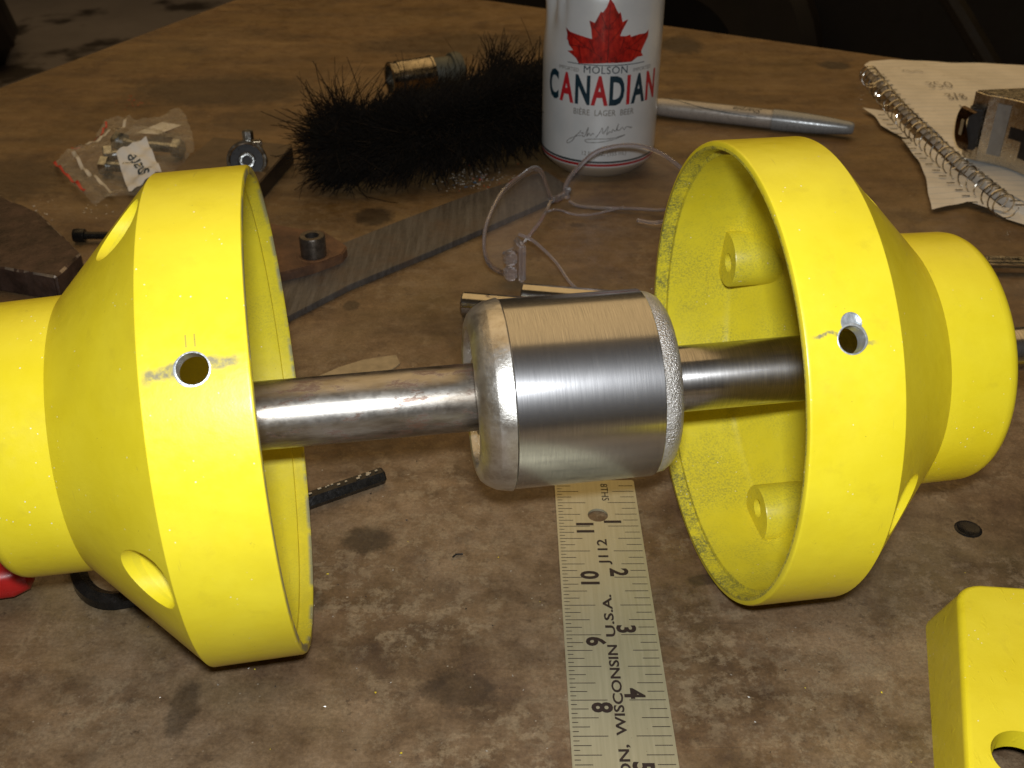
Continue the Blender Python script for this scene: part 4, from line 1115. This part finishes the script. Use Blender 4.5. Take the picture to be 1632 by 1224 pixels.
b = text_bm("VANADIUM", .26, .9, .01); bmesh.ops.translate(b, vec=(.9, .02, .565), verts=b.verts); to_obj("stamped_text", b, BLACKOX, t)

# ------------------------------------------------------------------ yellow casting, lower right
def YPt(x, y): return (x - 15, y - 20)
t = thing("yellow_casting", "thick yellow casting with a drilled hole, lying in front of the other yellow parts", "casting", place(15, 20, 0))
bot = [(12.75, 24.95), (12.93, 25.22), (13.4, 25.35), (22, 24.6), (20.5, 12), (9.3, 12)]
top_ = [(12.95, 24.05), (13.20, 24.42), (13.6, 24.50), (22, 23.7), (20.5, 11.5), (9.15, 11.3)]
def inset(poly, d):
    out = []; n = len(poly); A = sum(poly[i][0] * poly[(i + 1) % n][1] - poly[(i + 1) % n][0] * poly[i][1] for i in range(n)); sg = 1 if A > 0 else -1
    for i in range(n):
        p, q, w2 = Vector(poly[i - 1]), Vector(poly[i]), Vector(poly[(i + 1) % n])
        n1 = Vector((-(q - p).y, (q - p).x)).normalized() * sg; n2 = Vector((-(w2 - q).y, (w2 - q).x)).normalized() * sg
        m_ = (n1 + n2); m_ = m_ / max(.3, m_.length_squared) * 2
        out.append((q.x + m_.x * d, q.y + m_.y * d))
    return out
def arc_corner(a, c, b_, n=7):
    a, c, b_ = Vector(a), Vector(c), Vector(b_)
    return [tuple((1 - t_) ** 2 * a + 2 * t_ * (1 - t_) * c + t_ ** 2 * b_) for t_ in [k / (n - 1) for k in range(n)]]
botp = [YPt(*p) for p in arc_corner((12.70, 24.75), (12.86, 25.28), (13.5, 25.33)) + [(22, 24.6), (20.5, 12), (9.3, 12)]]
topp = [YPt(*p) for p in arc_corner((12.90, 23.85), (13.10, 24.46), (13.75, 24.48)) + [(22, 23.7), (20.5, 11.5), (9.15, 11.3)]]
b = bmesh.new(); rr_c = .22; rings = [[b.verts.new((*p, 0.0)) for p in botp]]
for k in range(9):
    ph_ = math.pi / 2 * k / 8
    rings.append([b.verts.new((*p, 2.15 - rr_c + rr_c * math.sin(ph_))) for p in inset(topp, rr_c * (1 - math.cos(ph_)))])
n = len(botp)
b.faces.new(rings[0]); b.faces.new(rings[-1])
for A_, B_ in zip(rings[:-1], rings[1:]):
    for k in range(n): b.faces.new((A_[k], A_[(k + 1) % n], B_[(k + 1) % n], B_[k]))
bmesh.ops.recalc_face_normals(b, faces=b.faces)
b = boolean(b, [(cyl_bm((12.68 - 15 + .02, 18.25 - 20, 0), .80, 1.2, 4, 56), 'DIFFERENCE', 0), (prism([(-1.45, 3.2), (6.2, 2.9), (4.9, -7.6), (-4.7, -8.0)], -.6, 1.55), 'DIFFERENCE', 1)], [YP, BLACKPL])  # hollow under the hole coloured near-black to stand for its shade
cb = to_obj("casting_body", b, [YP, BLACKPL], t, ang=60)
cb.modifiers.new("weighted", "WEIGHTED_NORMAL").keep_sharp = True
# ------------------------------------------------------------------ flush plug and debris
o = to_obj("flush_plug", lathe([(0, 0), (.02, .34), (.045, .38), (.03, .42), (.0, .46)], 40, cap=False), BLACKOX, mw=place(15.61, 29.45, .003)); tag(o, "round black plug set flush in the bench right of the housings", "plug")
SWARF = simple("bright_swarf", (.50, .48, .44), .4, .6); YCHIP = simple("yellow_paint_chip", (.80, .66, .02), .4); DCHIP = simple("dark_chip", (.02, .015, .012), .6)
RCHIP = simple("orange_red_chip", (.50, .07, .02), .5); BCHIP = simple("blue_chip", (.03, .09, .16), .4)
def chips(name, label, n, gen, mat, s0, s1):
    b = bmesh.new()
    for k in range(n):
        x, y = gen(); s = rnd.uniform(s0, s1); a = rnd.uniform(0, 6.28); z = .01
        P_ = [(x + s * math.cos(a + t_) * q_, y + s * math.sin(a + t_) * q_, z + h_) for t_, q_, h_ in ((0, 1, rnd.uniform(0, s * .5)), (2.0, rnd.uniform(.3, .9), 0), (3.4, rnd.uniform(.4, 1), rnd.uniform(0, s * .6)), (4.9, rnd.uniform(.3, .7), 0))]
        v = [b.verts.new(p) for p in P_]; b.faces.new((v[0], v[1], v[2])); b.faces.new((v[0], v[2], v[3]))
    bmesh.ops.recalc_face_normals(b, faces=b.faces)
    return tag(to_obj(name, b, mat), label, "debris", kind='stuff')
def inside(x, y): return (math.hypot(x - 5.0, y - 63) < 4)
def g_all():
    while True:
        y = 17 + 68 * rnd.random() ** 1.3; x = rnd.uniform(-.46, .46) * y * 1.02
        if not inside(x, y): return x, y
chips("metal_swarf", "tiny bright metal flecks scattered over the bench", 230, g_all, SWARF, .015, .05)
chips("paint_chips", "tiny yellow paint flecks on the bench round the housings", 26, lambda: (rnd.uniform(-8, 18), rnd.uniform(19, 33)), YCHIP, .02, .055)
chips("dark_crumbs", "tiny dark crumbs scattered over the bench", 150, g_all, DCHIP, .02, .07)
gp = lambda: (rnd.gauss(-2.3, 1.1), rnd.gauss(60.3, .9))
chips("swept_debris", "pale pile of swept chips between the brush and the steel bar", 150, gp, simple("pale_dust", (.55, .50, .42), .6), .03, .10)
chips("coloured_chips", "orange chips in the swept pile before the brush", 16, gp, RCHIP, .05, .14); chips("blue_chips", "blue-black chips in the swept pile before the brush", 14, gp, BCHIP, .06, .16)
chips("red_flecks", "orange-red flecks on the bench behind the zip bag", 16, lambda: (rnd.gauss(-25.6, .6), rnd.gauss(73.5, .7)), RCHIP, .05, .13)
chips("white_crust", "pale crumbs by the black cap screw", 60, lambda: (rnd.gauss(-25, 1.6), rnd.gauss(55.6, .9)), simple("pale_crumb", (.5, .43, .33), .6), .03, .12)
# a short black clipping
o = to_obj("wire_clipping", tube([(-1.95, 27.92, .05), (-1.85, 28.05, .06), (-1.62, 28.08, .05)], .03, 6), BLACKPL); tag(o, "tiny black wire clipping alone on the bench left of the ruler", "clipping")
